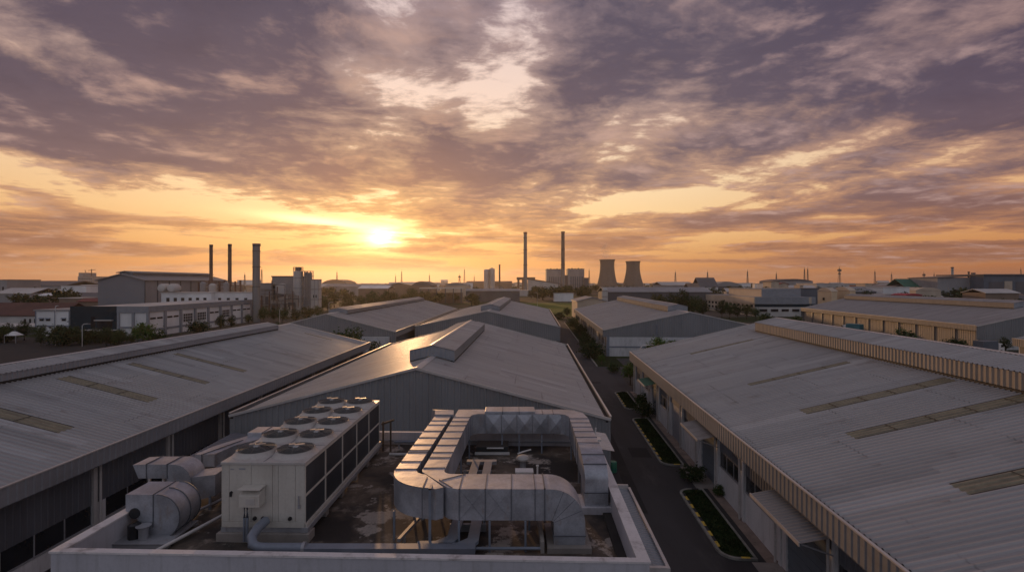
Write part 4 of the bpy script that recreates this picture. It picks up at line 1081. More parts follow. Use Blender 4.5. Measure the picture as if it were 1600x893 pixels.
# ---------- fan and duct units left of the chiller
def left_units():
    Y = 14.35
    r = thing('blower_fan', 'galvanised snail-shell blower on a steel frame at the left roof edge', 'blower', (-10.05, Y, ZF))
    zt = 1.26; Rr = 0.62; cx, cz = 0.12, zt - Rr
    prof = [(-0.78, zt), (cx, zt)] + [(cx + Rr*math.sin(a), cz + Rr*math.cos(a)) for a in [math.pi*k/14 for k in range(1, 15)]] + [(cx - Rr*0.62, cz - Rr*0.72), (-0.50, zt - 0.60), (-0.78, zt - 0.46)]
    b = MB(); b.extr([(x, 0, z) for x, z in prof], (0, 0.95, 0)); b.build('housing', M_DUCT[1], r, smooth=35, weld=True)
    b = MB(); 
    for yy in (-0.02, 0.48, 0.95):
        ring = [(cx + (Rr+.012)*math.sin(a), yy, cz + (Rr+.012)*math.cos(a)) for a in [math.pi*k/14 for k in range(15)]]
        b.tube(ring, 0.016, 5)
    b.tube([(0.0, -0.012, zt), (0.0, -0.012, 0.35)], 0.014, 5); b.tube([(0.0, -0.01, zt + .01), (0.0, 0.95, zt + .01)], 0.014, 5)
    b.build('seam', M_SEAM, r)
    b = MB(); b.tube([(-0.52, -0.03, 0.74), (-0.52, 0.3, 0.74)], 0.15, 20); b.build('inlet', M_FAN, r, smooth=60)
    b = MB(); b.lathe([(0.11, 0.10), (0.12, 0.16), (0.12, 0.40), (0.15, 0.46), (0.19, 0.50)], 18); b.build('motor', M_STEELG, r, smooth=40, loc=(-0.12, -0.22, 0))
    b = MB(); b.lathe([(0.16, 0.06), (0.16, 0.5), (0.1, 0.55)], 18); b.build('motor', M_FAN, r, smooth=40, loc=(-0.42, -0.15, 0))
    MB().box(-0.85, 0.72, -0.5, -0.36, 0.0, 0.10).build('frame_rail', M_STEELG, r); MB().box(-0.85, 0.72, 0.75, 0.9, 0.0, 0.10).build('frame_rail', M_STEELG, r)
    MB().box(-0.85, 0.72, -0.5, 0.9, 0.09, 0.13).build('base_plate', M_STEELG, r)
    # elbow duct behind
    Y = 16.2
    r = thing('air_duct', 'short galvanised duct with a rounded elbow and flared mouth behind the blower', 'duct', (-10.8, Y, ZF))
    zt = CZ - 5.75 - ZF; h = 0.44
    b = MB(); b.loft([[(-1.2, 0, zt - .02), (-1.2, 0.75, zt - .02), (-1.02, 0.75, zt - h), (-1.02, 0, zt - h)], [(-0.75, 0, zt), (-0.75, 0.75, zt), (-0.75, 0.75, zt - h), (-0.75, 0, zt - h)], [(-0.1, 0, zt), (-0.1, 0.75, zt), (-0.1, 0.75, zt - h), (-0.1, 0, zt - h)]])
    b.build('mouth', M_DUCT[0], r)
    Ro = 0.55
    pts = [(-0.1, zt - h), (-0.1, zt)] + [(0.1 + Ro*math.sin(a), zt - Ro + Ro*math.cos(a)) for a in [math.pi/2*k/10 for k in range(11)]] + [(0.1 + Ro, 0.25), (-0.05, 0.25)]
    b = MB(); b.extr([(x, -0.01, z) for x, z in pts], (0, 0.77, 0)); b.build('elbow', M_DUCT[1], r, smooth=35, weld=True)
    b = MB()
    for x in (-0.76, -0.1): b.tube([(x, -0.02, zt - h), (x, -0.02, zt + .015), (x, 0.77, zt + .015)], 0.02, 5)
    b.build('flange', M_SEAM, r)
    b = MB(); b.loft([[(0.62, 0.02, 0.25), (0.62, 0.02, zt - .42), (0.62, 0.76, zt - .42), (0.62, 0.76, 0.25)], [(1.35, 0.1, 0.42), (1.35, 0.1, zt - .36), (1.35, 0.85, zt - .36), (1.35, 0.85, 0.42)]]); b.build('connecting_duct', M_DUCT[2], r)
    b = MB(); b.tube([(0.3, -0.3, 0.62), (0.3, 0.1, 0.62)], 0.2, 18); b.build('spigot', M_SEAM, r, smooth=60)
    for x in (-0.9, -0.45, 0.0): MB().box(x - .03, x + .03, 0.3, 0.36, -0.02, zt - h).build('leg', M_PIPEW, r)
    for x in (0.65, 1.2): MB().box(x - .03, x + .03, 0.05, 0.11, -0.02, 0.42).build('leg', M_STEELB, r)
    # two boxes further back
    r = thing('air_duct', 'boxy lagged duct length with wrinkled cover, left behind the chiller', 'duct', (-10.9, 18.6, ZF))
    b = MB(); b.loft([[(-0.55, -0.1, 0.55), (0.15, -0.1, 0.55), (0.15, -0.1, 1.0), (-0.55, -0.1, 1.0)], [(-0.35, 0.8, 0.55), (0.35, 0.8, 0.55), (0.35, 0.8, 1.02), (-0.35, 0.8, 1.02)], [(0.35, 1.9, 0.6), (1.3, 1.9, 0.6), (1.3, 1.9, 1.08), (0.35, 1.9, 1.08)]]); b.build('duct_body', M_DUCT[1], r)
    b = MB(); b.tube([(-0.26, -0.12, 1.01), (0.4, 1.4, 1.06)], 0.018, 5); b.tube([(-.3,-.12,1.01),(-.3,-.12,.55)], .018, 5); b.build('flange', M_SEAM, r)
    for x, y in ((-0.4, 0.0), (0.1, 0.0), (0.9, 1.6)): MB().box(x - .03, x + .03, y - .03, y + .03, -0.02, 0.56).build('leg', M_STEELG, r)
    r = thing('air_duct', 'square grey duct box with two seams beside the middle of the chiller', 'duct', (-10.2, 20.4, ZF))
    b = MB(); b.box(-0.35, 1.6, 0, 0.85, 0.42, 1.22); b.build('duct_body', M_DUCT[2], r, bevel=0.02)
    b = MB()
    for x in (0.25, 0.75): b.box(x - .015, x + .015, -0.02, 0.87, 0.42, 1.24)
    b.build('flange', M_SEAM, r)
    b = MB(); b.tube([(-0.55, 0.3, 0.0), (-0.55, 0.3, 0.75)], 0.16, 16); b.lathe([(0.17, 0.72), (0.15, 0.85), (0.0, 0.9)], 16, c=(-0.55, 0.3, 0)); b.build('filter_pot', M_STEELG, r, smooth=50)
    for x in (-0.2, 1.4): MB().box(x - .03, x + .03, 0.1, 0.16, -0.02, 0.42).build('leg', M_STEELG, r)
    r = thing('handrail_pipe', 'long white pipe lying slantwise on the floor left of the chiller', 'pipe', (-9.3, 13.3, ZF))
    MB().tube([(-0.35, -0.5, 0.10), (0.65, 2.6, 0.16)], 0.05, 8).build('pipe', M_PIPEW, r, smooth=60); MB().box(-0.2, 0.0, 0.2, 0.3, -0.02, 0.06).build('support', M_CONC, r)
    r = thing('handrail_pipe', 'white pipe slanting past the blower and elbow duct', 'pipe', (-10.3, 15.0, ZF))
    MB().tube([(0.1, -0.4, 0.12), (1.3, 3.0, 0.16)], 0.045, 8).build('pipe', M_STEELG, r, smooth=60); MB().box(0.3, 0.5, 0.5, 0.6, -0.02, 0.08).build('support', M_CONC, r)
left_units()
# low lean-to between the left warehouse and the middle one
def lean_to():
    o = fB.w(1.7, 26.4); r = thing('annex', 'small grey-roofed annex with an awning behind the far right corner of the duct roof', 'building', (o.x, o.y, 0), -fB.phi)
    MB().box(-1.5, 1.2, -2.8, 2.8, 0, 7.6).build('wall', M_WALLW, r); MB().box(-1.6, 1.25, -2.9, 2.9, 7.603, 7.75).build('roof', M_FASCIA_DK, r)
    b = MB(); rows = [(b.pt((1.2, -1.5 + t, 8.05 + o_)), b.pt((2.45, -1.5 + t, 7.85 + o_))) for t, o_ in ribs(2.9, 0.3, 0.02)]
    for (p0, q0), (p1, q1) in zip(rows[:-1], rows[1:]): b.face((p0, q0, q1, p1))
    b.build('awning', M_TRIM, r); MB().box(1.15, 1.25, -1.5, 1.4, 7.75, 8.05).build('awning_upstand', M_FASCIA_DK, r)
    r = thing('lean_to_shed', 'low dark lean-to roof in the gap beside the left warehouse', 'shed', (-18.6, 32.5, 0))
    b = MB(); rows = [(b.pt((-2.6, t, 4.6 + o)), b.pt((2.8, t, 3.9 + o))) for t, o in ribs(6.4, 0.4, 0.03)]
    for (p0, q0), (p1, q1) in zip(rows[:-1], rows[1:]): b.face((p0, q0, q1, p1))
    b.build('roof', M_CLAD_DK, r); MB().box(-2.5, 2.6, 0.2, 6.2, 0, 3.7).build('wall', M_CLAD_DK, r)
    r = thing('plastic_drum', 'green plastic drum standing in the lane below the right parapet', 'drum', (8.55, 43.3, 0))
    MB().lathe([(0.0, 0), (0.30, 0.0), (0.32, 0.05), (0.32, 0.82), (0.28, 0.88), (0.0, 0.9)], 20, caps=False).build('body', paint('green_plastic', (0.05, 0.22, 0.13), 0.5), r, smooth=40)
    MB().lathe([(0.335, 0.3), (0.335, 0.34)], 20).build('hoop', M_DOORT, r)
lean_to()
# ------------------------------------------------------------------ trees
def tree_mesh(seed, h, rx, rz, n_cl, per, leaf, trunk_h, mat, name, spread=0.32):
    rnd = random.Random(seed)
    t = MB(); tr = 0.035 * h
    top = (rnd.uniform(-.2, .2) * rx, rnd.uniform(-.2, .2) * rx, h * 0.72)
    t.tube([(0, 0, -0.1), (rnd.uniform(-.04, .04)*h, rnd.uniform(-.04, .04)*h, trunk_h), top], tr, 7, tr * 0.25)
    for k in range(6):
        a = 6.28 * k / 6 + rnd.uniform(-.4, .4); r = rx * rnd.uniform(.45, .8); z = trunk_h + (h - trunk_h) * rnd.uniform(.25, .75)
        t.tube([(0, 0, trunk_h * rnd.uniform(.75, 1.1)), (r*.5*math.cos(a), r*.5*math.sin(a), (trunk_h + z)/2), (r*math.cos(a), r*math.sin(a), z)], tr * .45, 5, tr * .1)
    c = MB(); c.open = True; cz = h - rz
    for k in range(n_cl):
        while True:
            p = Vector((rnd.uniform(-1, 1), rnd.uniform(-1, 1), rnd.uniform(-1, 1)))
            if 0.25 < p.length < 1: break
        # lobed, lopsided outline
        lob = 0.80 + 0.42 * mnoise.noise(p.normalized() * 1.7 + Vector((seed * 3.1, 0, 0)))
        p = Vector((p.x * rx * lob, p.y * rx * lob, p.z * rz * lob + cz))
        s = rx * spread * rnd.uniform(.6, 1.25)
        for j in range(per):
            q = p + Vector((rnd.gauss(0, .5), rnd.gauss(0, .5), rnd.gauss(0, .38))) * s
            a = Vector((rnd.uniform(-1, 1), rnd.uniform(-1, 1), rnd.uniform(-.6, .6))).normalized()
            b = a.cross(Vector((rnd.uniform(-1, 1), rnd.uniform(-1, 1), rnd.uniform(-1, 1)))).normalized()
            l = leaf * rnd.uniform(.6, 1.3)
            c.poly([q - a*l, q - b*l*.55, q + a*l, q + b*l*.55])
    root = thing(name, 'x', 'tree', (0, -250, 0))
    to = t.build('trunk', M_BARK, root, smooth=True); co = c.build('crown', mat, root)
    return root
PROTO = {}
for key, args in dict(
        oak=(1, 7.0, 3.0, 2.7, 85, 22, 0.21, 1.9, M_LEAF[1], 'tree'), dark=(2, 7.5, 2.6, 3.1, 85, 22, 0.21, 1.6, M_LEAF[0], 'tree'),
        bright=(3, 6.0, 2.5, 2.3, 75, 22, 0.20, 1.7, M_LEAF[2], 'tree'), olive=(4, 8.0, 3.8, 3.0, 70, 16, 0.34, 2.0, M_LEAF[3], 'tree'),
        bush=(5, 2.4, 1.7, 1.25, 60, 20, 0.15, 0.4, M_LEAF[1], 'shrub'), bushd=(6, 2.2, 1.8, 1.15, 60, 20, 0.15, 0.4, M_LEAF[0], 'shrub'),
        far=(7, 9.0, 5.0, 3.4, 45, 10, 0.75, 2.2, M_LEAF[0], 'tree'), fary=(8, 9.0, 4.6, 3.6, 45, 10, 0.75, 2.2, M_LEAF[3], 'tree')).items():
    PROTO[key] = tree_mesh(*args)
used_proto = set()
rt = random.Random(11)
def plant(kind, x, Y, h=None, label='', group=None, X=None):
    src = PROTO[kind]; base = {'oak': 7, 'dark': 7.5, 'bright': 6, 'olive': 8, 'bush': 2.4, 'bushd': 2.2, 'far': 9, 'fary': 9}[kind]
    if X is None: X = (x - CX) / F * Y
    s = (h or base) / base; sc = (s * rt.uniform(.9, 1.15), s * rt.uniform(.9, 1.15), s)
    if kind not in used_proto:
        used_proto.add(kind); o = src; o.location = (X, Y, 0); o.rotation_euler.z = rt.uniform(0, 6); o.scale = sc
    else: o = dup(src, (X, Y, 0), rt.uniform(0, 6), scale=sc)
    o['label'] = label; o['category'] = 'shrub' if kind.startswith('bush') else 'tree'
    if group: o['group'] = group
    elif 'group' in o.keys(): del o['group']
    return o
T = [('oak', 546, 97, 7.6, 'leafy tree in front of the gable of the left-row warehouse with the white annex'),
     ('dark', 534, 99, 6.6, 'darker tree at the left end of that gable, behind the left roof corner'),
     ('dark', 585, 93, 5.6, 'dark shrub below the white annex, at the end of the left eave'),
     ('bright', 1031, 92, 6.6, 'bright green tree before the white wall under the right gable'),
     ('dark', 1010, 86, 5.4, 'dark rounded tree at the far corner of the right ribbed roof'),
     ('bright', 985, 80, 3.8, 'bright bushy tree on the kerb at the crossroad'),
     ('bushd', 927, 108, 3.4, 'dark shrub at the foot of the orange-lit eave, nearest the white wall'),
     ('bushd', 920, 121, 3.2, 'dark shrub second along the road verge under the orange-lit eave'),
     ('bush', 914, 137, 3.0, 'green shrub third along the road verge under the orange-lit eave'),
     ('bushd', 908, 155, 3.2, 'dark shrub far along the road verge under the orange-lit eave'),
     ('bright', 940, 100, 2.0, 'low light green shrub at the kerb end before the white wall'),
     ('bush', 958, 91, 1.8, 'low shrub at the foot of the white wall by the crossroad'), ('oak', 896, 168, 5.0, 'tree beside the far end of the straight road'), ('dark', 905, 150, 4.8, 'dark tree by the road below the orange-lit eave'), ('bush', 1003, 66.5, 1.7, 'small shrub growing at the end of the longest lawn island'),
     ('bushd', 1010, 61.3, 1.7, 'spiky dark shrub on the far end of the longest lawn island'),
     ('bushd', 1083, 41.2, 1.3, 'small dark shrub at the apron end of the nearest lawn island'),
     ('bush', 1125, 38.4, 0.9, 'tiny weedy shrub by the wall of the right warehouse'),
     ('dark', 10, 138, 5.2, 'dark tree at the left edge beyond the black yard'), ('dark', 38, 142, 5.6, 'dark tree second from the left edge beyond the black yard'),
     ('oak', 62, 137, 4.8, 'round tree left of the white two-storey block'), ('dark', 100, 134, 4.6, 'dark tree in front of the white two-storey block'),
     ('bushd', 128, 132, 3.2, 'dark shrub at the foot of the teal facade, left of the door'), ('dark', 166, 128, 5.0, 'dark tree in front of the teal facade'),
     ('oak', 185, 126, 4.6, 'leafy tree at the right edge of the teal facade'),
     ('bright', 224, 124, 6.8, 'pale green broad-leaved tree at the grey corner of the office wing'), ('bush', 248, 128, 4.2, 'bushy tree just right of the grey corner of the office wing'),
     ('bushd', 308, 158, 4.4, 'shrub against the third bay of the office wing'), ('dark', 345, 170, 5.6, 'dark tree against the office wing below its large grid window'),
     ('dark', 362, 176, 5.0, 'dark tree at the far bays of the office wing'), ('oak', 388, 190, 4.4, 'tree at the foot of the thick grey chimney'),
     ('oak', 412, 200, 6.6, 'leafy tree just right of the thick grey chimney'), ('dark', 428, 205, 6.0, 'dark tree below the sloped chute of the process plant'),
     ('oak', 442, 195, 6.6, 'leafy tree below the silo'), ('dark', 462, 200, 6.0, 'dark tree below the steel tower'), ('olive', 480, 205, 6.5, 'olive tree below the slim white tank'),
     ('oak', 496, 215, 6.4, 'tree at the right end of the process plant'), ('bush', 432, 165, 3.2, 'hedge-like shrub behind the left roof ridge end'), ('bush', 412, 160, 3.0, 'shrub behind the tip of the left ridge vent'),
     ('dark', 1068, 225, 13.5, 'tall dark tree behind the right row, left of the cream office'), ('dark', 1052, 235, 11.5, 'dark tree left of the tallest one behind the right row'),
     ('oak', 1083, 222, 10.5, 'tree between the tall dark one and the round one'), ('dark', 1098, 228, 9.0, 'round dark tree beside the cream office wall'),
     ('olive', 1030, 245, 11.0, 'slender tree rising before the long grey shed'),
     ('dark', 1128, 232, 8.4, 'dark tree before the cream office, left of its windows'), ('oak', 1140, 228, 7.4, 'tree before the lit windows of the cream office'), ('dark', 1152, 226, 6.6, 'dark tree before the middle of the cream office'),
     ('olive', 1166, 224, 6.8, 'tree before the right part of the cream wall'), ('oak', 1180, 218, 5.5, 'small tree at the corner of the cream office'), ('bush', 1196, 205, 4.0, 'shrub before the grey face of the office'),
     ('bush', 1413, 128, 4.6, 'green shrub against the cream bays of the far right warehouse'), ('bushd', 1440, 124, 2.4, 'low dark shrub beside the green one at the cream bays'),
     ('bushd', 1490, 119, 3.0, 'dark shrub at the fourth cream bay from the right'), ('bush', 1503, 118, 2.8, 'green shrub at the last cream bay'), ('dark', 1570, 116, 3.8, 'small dark tree by the parked truck'),
     ('bushd', 1308, 150, 2.5, 'dark shrub at the far cream bays'), ('bush', 1243, 185, 4.0, 'shrub at the far left end of the cream bays'),
     ('bush', 845, 250, 3.0, 'shrub on the near edge of the field'), ('bushd', 875, 222, 3.4, 'dark shrub at the end of the straight road'), ('oak', 886, 232, 4.8, 'small tree right of the road end'), ('bushd', 858, 240, 2.6, 'low shrub on the field, left of the road end')]
for kind, x, Y, h, lab in T: plant(kind, x, Y, h, lab)
for k in range(20): plant(rt.choice(['olive', 'olive', 'oak']), rt.uniform(500, 665), rt.uniform(255, 400), rt.uniform(7, 12), 'olive tree in the sunlit clump beyond the left-row warehouse', 'olive trees below the sun')
for k in range(9): plant('fary', rt.uniform(668, 745), rt.uniform(300, 420), rt.uniform(6, 9), 'yellow-lit tree among the sheds in front of the silos', 'yellow-lit trees by the silos')
for k in range(18): plant(rt.choice(['far', 'olive']), rt.uniform(836, 925), rt.uniform(430, 560), rt.uniform(8, 14), 'tree in the belt between the field and the power station', 'trees before the power station')
for k in range(14): plant('dark', rt.uniform(1478, 1600), rt.uniform(235, 330), rt.uniform(6, 9), 'dark tree in the thicket before the blue-grey hangar', 'dark trees by the hangar')
for k in range(16): plant('far', rt.uniform(1120, 1500), rt.uniform(330, 620), rt.uniform(7, 11), 'dark tree among the far roofs on the right', 'trees among the right roofs')
for k in range(16): plant(rt.choice(['dark', 'dark', 'bushd', 'oak']), rt.uniform(-10, 225), rt.uniform(126, 143), rt.uniform(2.6, 5.2), 'dark tree in the row along the back of the black yard', 'dark trees behind the black yard')
for k in range(46): plant(rt.choice(['dark', 'far', 'oak']), rt.uniform(1085, 1560), rt.uniform(300, 520), rt.uniform(9, 13), 'dark tree in the strip of trees between the right-hand roofs', 'trees between the right-hand roofs')
for k in range(16): plant('far', rt.uniform(20, 152), rt.uniform(250, 520), rt.uniform(8, 13), 'dark tree among the far roofs on the left', 'trees among the left roofs')
for k in range(190):
    Y = 420 * (5.0 ** rt.random()); plant(rt.choice(['far', 'far', 'fary']), rt.uniform(-150, 1750), Y, rt.uniform(7, 13), 'small hazy tree in the distant town', 'hazy trees in the distant town')

# far-off woodland that reads as one mass
def woodland():
    rnd = random.Random(5); c = MB(); c.open = True
    for k in range(2600):
        Y = rnd.uniform(1300, 3600); X = rnd.uniform(-1.1, 1.1) * Y; h = rnd.uniform(5, 11)
        for j in range(6):
            q = Vector((X + rnd.gauss(0, 5), Y + rnd.gauss(0, 5), rnd.uniform(.3, 1) * h)); s = rnd.uniform(2, 4)
            a = Vector((rnd.uniform(-1, 1), rnd.uniform(-.4, .4), rnd.uniform(-.5, .5))).normalized() * s; b = Vector((0, rnd.uniform(-.4, .4), 1)) * s * .7
            c.poly([q - a, q - b, q + a, q + b])
    o = c.build('woodland', M_LEAF[0]); o['kind'] = 'stuff'
woodland()
sheet('field', [P(796, 470, 240)[:2], P(905, 470, 240)[:2], P(925, 470, 400)[:2], P(770, 470, 400)[:2]], 0.01, M_FIELD)

# ------------------------------------------------------------------ buildings of the middle distance
def gable_roof(mb, x0, x1, y0, y1, z, rise, along='y', o=0.5):
    if along == 'y':
        xm = (x0 + x1) / 2; a = [(x0 - o, 0, z - .02), (xm, 0, z + rise), (x1 + o, 0, z - .02), (x1 + o, 0, z - .35), (xm, 0, z + rise - .35), (x0 - o, 0, z - .35)]
        mb.extr([(p[0], y0 - o, p[2]) for p in a], (0, y1 - y0 + 2*o, 0))
    else:
        ym = (y0 + y1) / 2; a = [(y0 - o, z - .02), (ym, z + rise), (y1 + o, z - .02), (y1 + o, z - .35), (ym, z + rise - .35), (y0 - o, z - .35)]
        mb.extr([(x0 - o, p[0], p[1]) for p in a], (x1 - x0 + 2*o, 0, 0))
def building(label, cat, x0, x1, yt, Y, depth, wall, roof, rtype='flat', rise=0.2, rz=0.0, name='building', wins=None, group=None, win_m=None, lean=None):
    """box building whose front spans photo pixels x0..x1 with its eaves at yt, at distance Y"""
    w = (x1 - x0) / F * Y; H = CZ - (yt - HY) / F * Y; X = ((x0 + x1) / 2 - CX) / F * Y
    r = thing(name, label, cat, (X, Y + depth / 2, 0), rz, group)
    a, b, c, d = -w/2, w/2, -depth/2, depth/2
    wb = MB(); wb.box(a, b, c, d, -0.1, H)
    rh = rise * (w if rtype in ('gable', 'arch') else depth)
    if rtype == 'gable': wb.extr([(a, c, H), (b, c, H), (0, c, H + rh - .3)], (0, depth, 0))
    if rtype == 'arch': pass
    wb.build('wall', wall, r)
    rb = MB()
    if rtype == 'flat': rb.box(a - .3, b + .3, c - .3, d + .3, H + 0.003, H + max(.35, rise))
    elif rtype == 'gable': gable_roof(rb, a, b, c, d, H, rh)
    elif rtype == 'gablex': gable_roof(rb, a, b, c, d, H, rh, 'x')
    elif rtype == 'arch':
        pts = [(a - .3 + (w + .6) * k / 14, c - .3, H + rh * math.sin(math.pi * k / 14) ** .8) for k in range(15)]
        rb.extr(pts, (0, depth + .6, 0))
    elif rtype == 'mono': rb.extr([(a - .3, c - .4, H + .003), (b + .3, c - .4, H + .003), (b + .3, c - .4, H + .3), (a - .3, c - .4, H + rh)], (0, depth + .8, 0))
    rb.build('roof', roof, r)
    if wins:
        for (fx0, fx1, fz0, fz1, n, wf) in wins:
            for k in range(n):
                cx = a + w * (fx0 + (fx1 - fx0) * (k + .5) / n); ww = w * (fx1 - fx0) / n * wf / 2
                MB().box(cx - ww, cx + ww, c - .09, c - .02, H * fz0, H * fz1).build('window', win_m or M_WIN, r)
    return r
C = CITY
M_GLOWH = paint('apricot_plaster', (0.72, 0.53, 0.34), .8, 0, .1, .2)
# --- white two-storey block and the teal-fronted office with its long wing
def office():
    b = building('white two-storey block with small awninged windows beside the teal facade', 'building', 55, 117, 485.5, 150, 20, C['white'], C['grey'], 'flat', 0.4)
    H = CZ - 44.5 / F * 150; w = 62 / F * 150
    for x in (-w/2 + .2, -0.0, w/2 - 1.6): MB().box(x - .12, x + .12, -10.16, -10.03, 0, H).build('pilaster', M_STEELB, b)
    MB().box(-w/2, w/2, -10.14, -10.05, H*.40, H*.45).build('wall_band', M_STEELB, b)
    for x in (-3.9, -2.0, 2.6, 5.2):
        MB().box(x - .6, x + .6, -10.1, -10.02, H*.62, H*.72).build('window', M_WIN, b); MB().extr([(x - .75, -10.05, H*.74), (x - .75, -10.5, H*.70), (x - .75, -10.05, H*.72)], (1.5, 0, 0)).build('awning', M_STEELB, b)
    fr = Fr(797); r = thing('office_building', 'factory office with dark teal front and long white-panelled wing of pilasters', 'building', fr.w(-106, 150), -fr.phi)
    H = 9.0; W0 = -22.5
    MB().box(W0, -0.05, 0.3, 61, 0, H - .4).build('wall', C['white'], r)
    MB().box(W0, -9.0, 0.0, 0.29, 0, H + .05).build('teal_front', M_TEAL, r)
    MB().box(-9.0, 0.25, 0.05, 0.29, H - 1.9, H).build('grey_parapet', M_WALLG, r)
    for x in (-8.9, -4.6, -0.35): MB().box(x, x + .75, 0.0, 0.28, 0, H - 1.9).build('pilaster', M_WALLG, r)
    MB().box(-9.0, 0.0, 0.08, 0.28, 2.6, 3.1).build('wall_band', M_WALLG, r)
    MB().box(W0 + .2, -0.2, 0.2, 60.8, H - .4, H - .25).build('roof', C['pale'], r)
    MB().box(-14.9, -9.9, -0.9, 0.0, 4.85, 5.1).build('canopy', C['pale'], r)
    MB().box(-14.6, -10.2, -0.08, -0.005, 2.3, 4.6).build('window', M_WIN, r); MB().box(-16.4, -15.2, -0.06, -0.004, 2.4, 6.0).build('window', M_WIN, r)
    MB().box(-20.0, -8.0, -3.5, -0.1, 2.15, 2.3).build('canopy', C['pale'], r)
    MB().box(0.0, 0.35, 0.0, 61, H - 1.7, H).build('grey_parapet', M_WALLG, r); MB().box(0.0, 0.12, 0.3, 61, 1.7, 2.3).build('wall_band', M_WALLG, r)
    kinds = 'ssggsgss'
    for k in range(9): MB().box(0.0, 0.34, 7.5*k + (0.1 if k == 0 else -.45), 7.5*k + .55, 0, H - 1.7).build('pilaster', M_WALLG, r)
    for k, t in enumerate(kinds):
        y = 7.5*k + .6
        if t == 'g':
            wo = MB().box(0.0, 0.08, y + .8, y + 5.6, 3.2, 5.9).build('window', M_WIN, r); fb = MB()
            for j in range(6): fb.box(0.08, 0.13, y + .8 + .96*j - .05, y + .8 + .96*j + .05, 3.2, 5.9)
            for z in (3.2, 4.1, 5.0, 5.85): fb.box(0.08, 0.12, y + .8, y + 5.6, z - .05, z + .05)
            fb.build('window_frame', C['white'], wo)
        else:
            for j in range(2): MB().box(0.0, 0.08, y + .6 + 3.0*j, y + 2.9 + 3.0*j, 5.1, 5.6).build('window', M_WIN, r)
office()
def big_shed():
    Y = 230; X1 = (226 - 800) / F * Y; X0 = (153 - 800) / F * Y; H = 17.1; L = 66
    r = thing('factory_shed', 'tall grey factory shed with a raised ridge roof rising behind the teal office', 'factory', ((X0 + X1) / 2, Y + L / 2, 0))
    w = X1 - X0; a, b = -w/2, w/2
    wb = MB(); wb.box(a, b, -L/2, L/2, 0, H); wb.extr([(a, -L/2, H), (b, -L/2, H), (0, -L/2, H + 2.4)], (0, L, 0)); wb.build('wall', paint('shed_grey', (0.21, 0.21, 0.225), 0.6, 0, 0.06, 0.05), r)
    rb = MB(); gable_roof(rb, a, b, -L/2, L/2, H, 2.9, 'y', .8); rb.build('roof', M_ROOF[4], r)
    mb = MB(); mb.box(-3.0, 3.0, -L/2 + 3, L/2 - 2, H + 2.2, H + 3.5); mb.build('ridge_vent', C['grey'], r)
    m2 = MB(); gable_roof(m2, -3.4, 3.4, -L/2 + 2.4, L/2 - 2, H + 3.5, .7); m2.build('vent_roof', M_ROOF[4], r)
    for k in range(9): MB().box(b + .02, b + .25, -L/2 + k * L/8 - .22, -L/2 + k * L/8 + .22, 0, H - .3).build('column', C['dark'], r)
    for k in range(8): MB().box(b, b + .08, -L/2 + k * L/8 + .4, -L/2 + (k+1) * L/8 - .4, 4, H - .5).build('wall_panel', C['grey'], r)
big_shed()
building('long low white block with a row of small dark windows before the tall shed', 'building', 252, 330, 458, 213, 12, C['white'], C['pale'], 'flat', .3, wins=[(.06, .95, .70, .84, 6, .42)])
building('white block with few dark windows left of the thick chimney', 'building', 330, 394, 457.4, 215, 3.5, C['white'], C['pale'], 'flat', .3, wins=[(.1, .95, .68, .82, 4, .35)])

def chimney(label, x, ytop, Y, wpx, mat, top=None, low=None, taper=.85, band=None, name='chimney', group=None, square=False):
    H = CZ - (ytop - HY) / F * Y; rr = wpx / 2 / F * Y; X = (x - CX) / F * Y
    r = thing(name, label, 'chimney', (X, Y, 0), 0, group); n = 4 if square else 20
    zs = [0, H * .38, H * .66, H]; rad = lambda z: rr * (1 + (1/taper - 1) * (1 - z / H))
    mats = [low or mat, mat, band or mat]
    for k, nm in enumerate(('base_shaft', 'shaft', 'upper_shaft')):
        b = MB()
        if square:
            z0_, z1_ = zs[k], zs[k+1]; b.loft([[(-rad(z), -rad(z), z), (rad(z), -rad(z), z), (rad(z), rad(z), z), (-rad(z), rad(z), z)] for z in (z0_, z1_)])
        else: b.lathe([(rad(zs[k]), zs[k]), (rad(zs[k+1]), zs[k+1])], n)
        b.build(nm, mats[k], r, smooth=50)
    if not square:
        for f in (.45, .70, .90):
            q = rad(H * f); b = MB(); b.lathe([(q + .02, H*f), (q*1.22, H*f + .02), (q*1.22, H*f + H*.006), (q + .02, H*f + H*.006)], n, caps=False); b.build('platform_ring', M_STACKD, r)
        b = MB(); b.beam((-rad(0) * .75, -rad(0) * .75, 0), (-rad(H) * .75, -rad(H) * .75, H), rr * .16); b.build('ladder', M_STACKD, r)
    b = MB(); b.lathe([(rr * 1.02, H - H*.035), (rr * 1.16, H - H*.03), (rr * 1.16, H), (rr * .8, H + .02)], n); b.build('cap', top or M_STACKD, r)
    return r
chimney('thick pale grey chimney at the left, tallest of the three there', 400.8, 380.5, 206, 10.2, M_STACKC, C['dark'], M_STACKC, .97)
chimney('thin dark chimney on the left, nearer the tall shed', 330, 382, 262, 4.6, C['rust'], M_STACKD, C['pale'], .95)
chimney('thin dark chimney between the other two on the left', 359.2, 381, 275, 5.0, C['rust'], M_STACKD, M_STACKC, .95)
chimney('left one of the pair of tall concrete stacks in the centre', 820.8, 362.5, 800, 5.0, M_STACKC, M_STACKR, M_STACKC, .80)
chimney('right one of the pair of tall concrete stacks, dark upper half', 879.6, 361.5, 860, 5.2, paint('stack_brown', (0.17, 0.13, 0.11), .8, 0, .1, .1), M_STACKR, M_STACKC, .80)
chimney('slim dark chimney right of the twin silos', 780.6, 413, 700, 2.4, M_STACKD, M_STACKD, C['brown'], .9)
chimney('pale banded chimney before the blue-grey hangar on the right', 1488, 417, 430, 3.4, C['pale'], C['rust'], C['white'], .9)
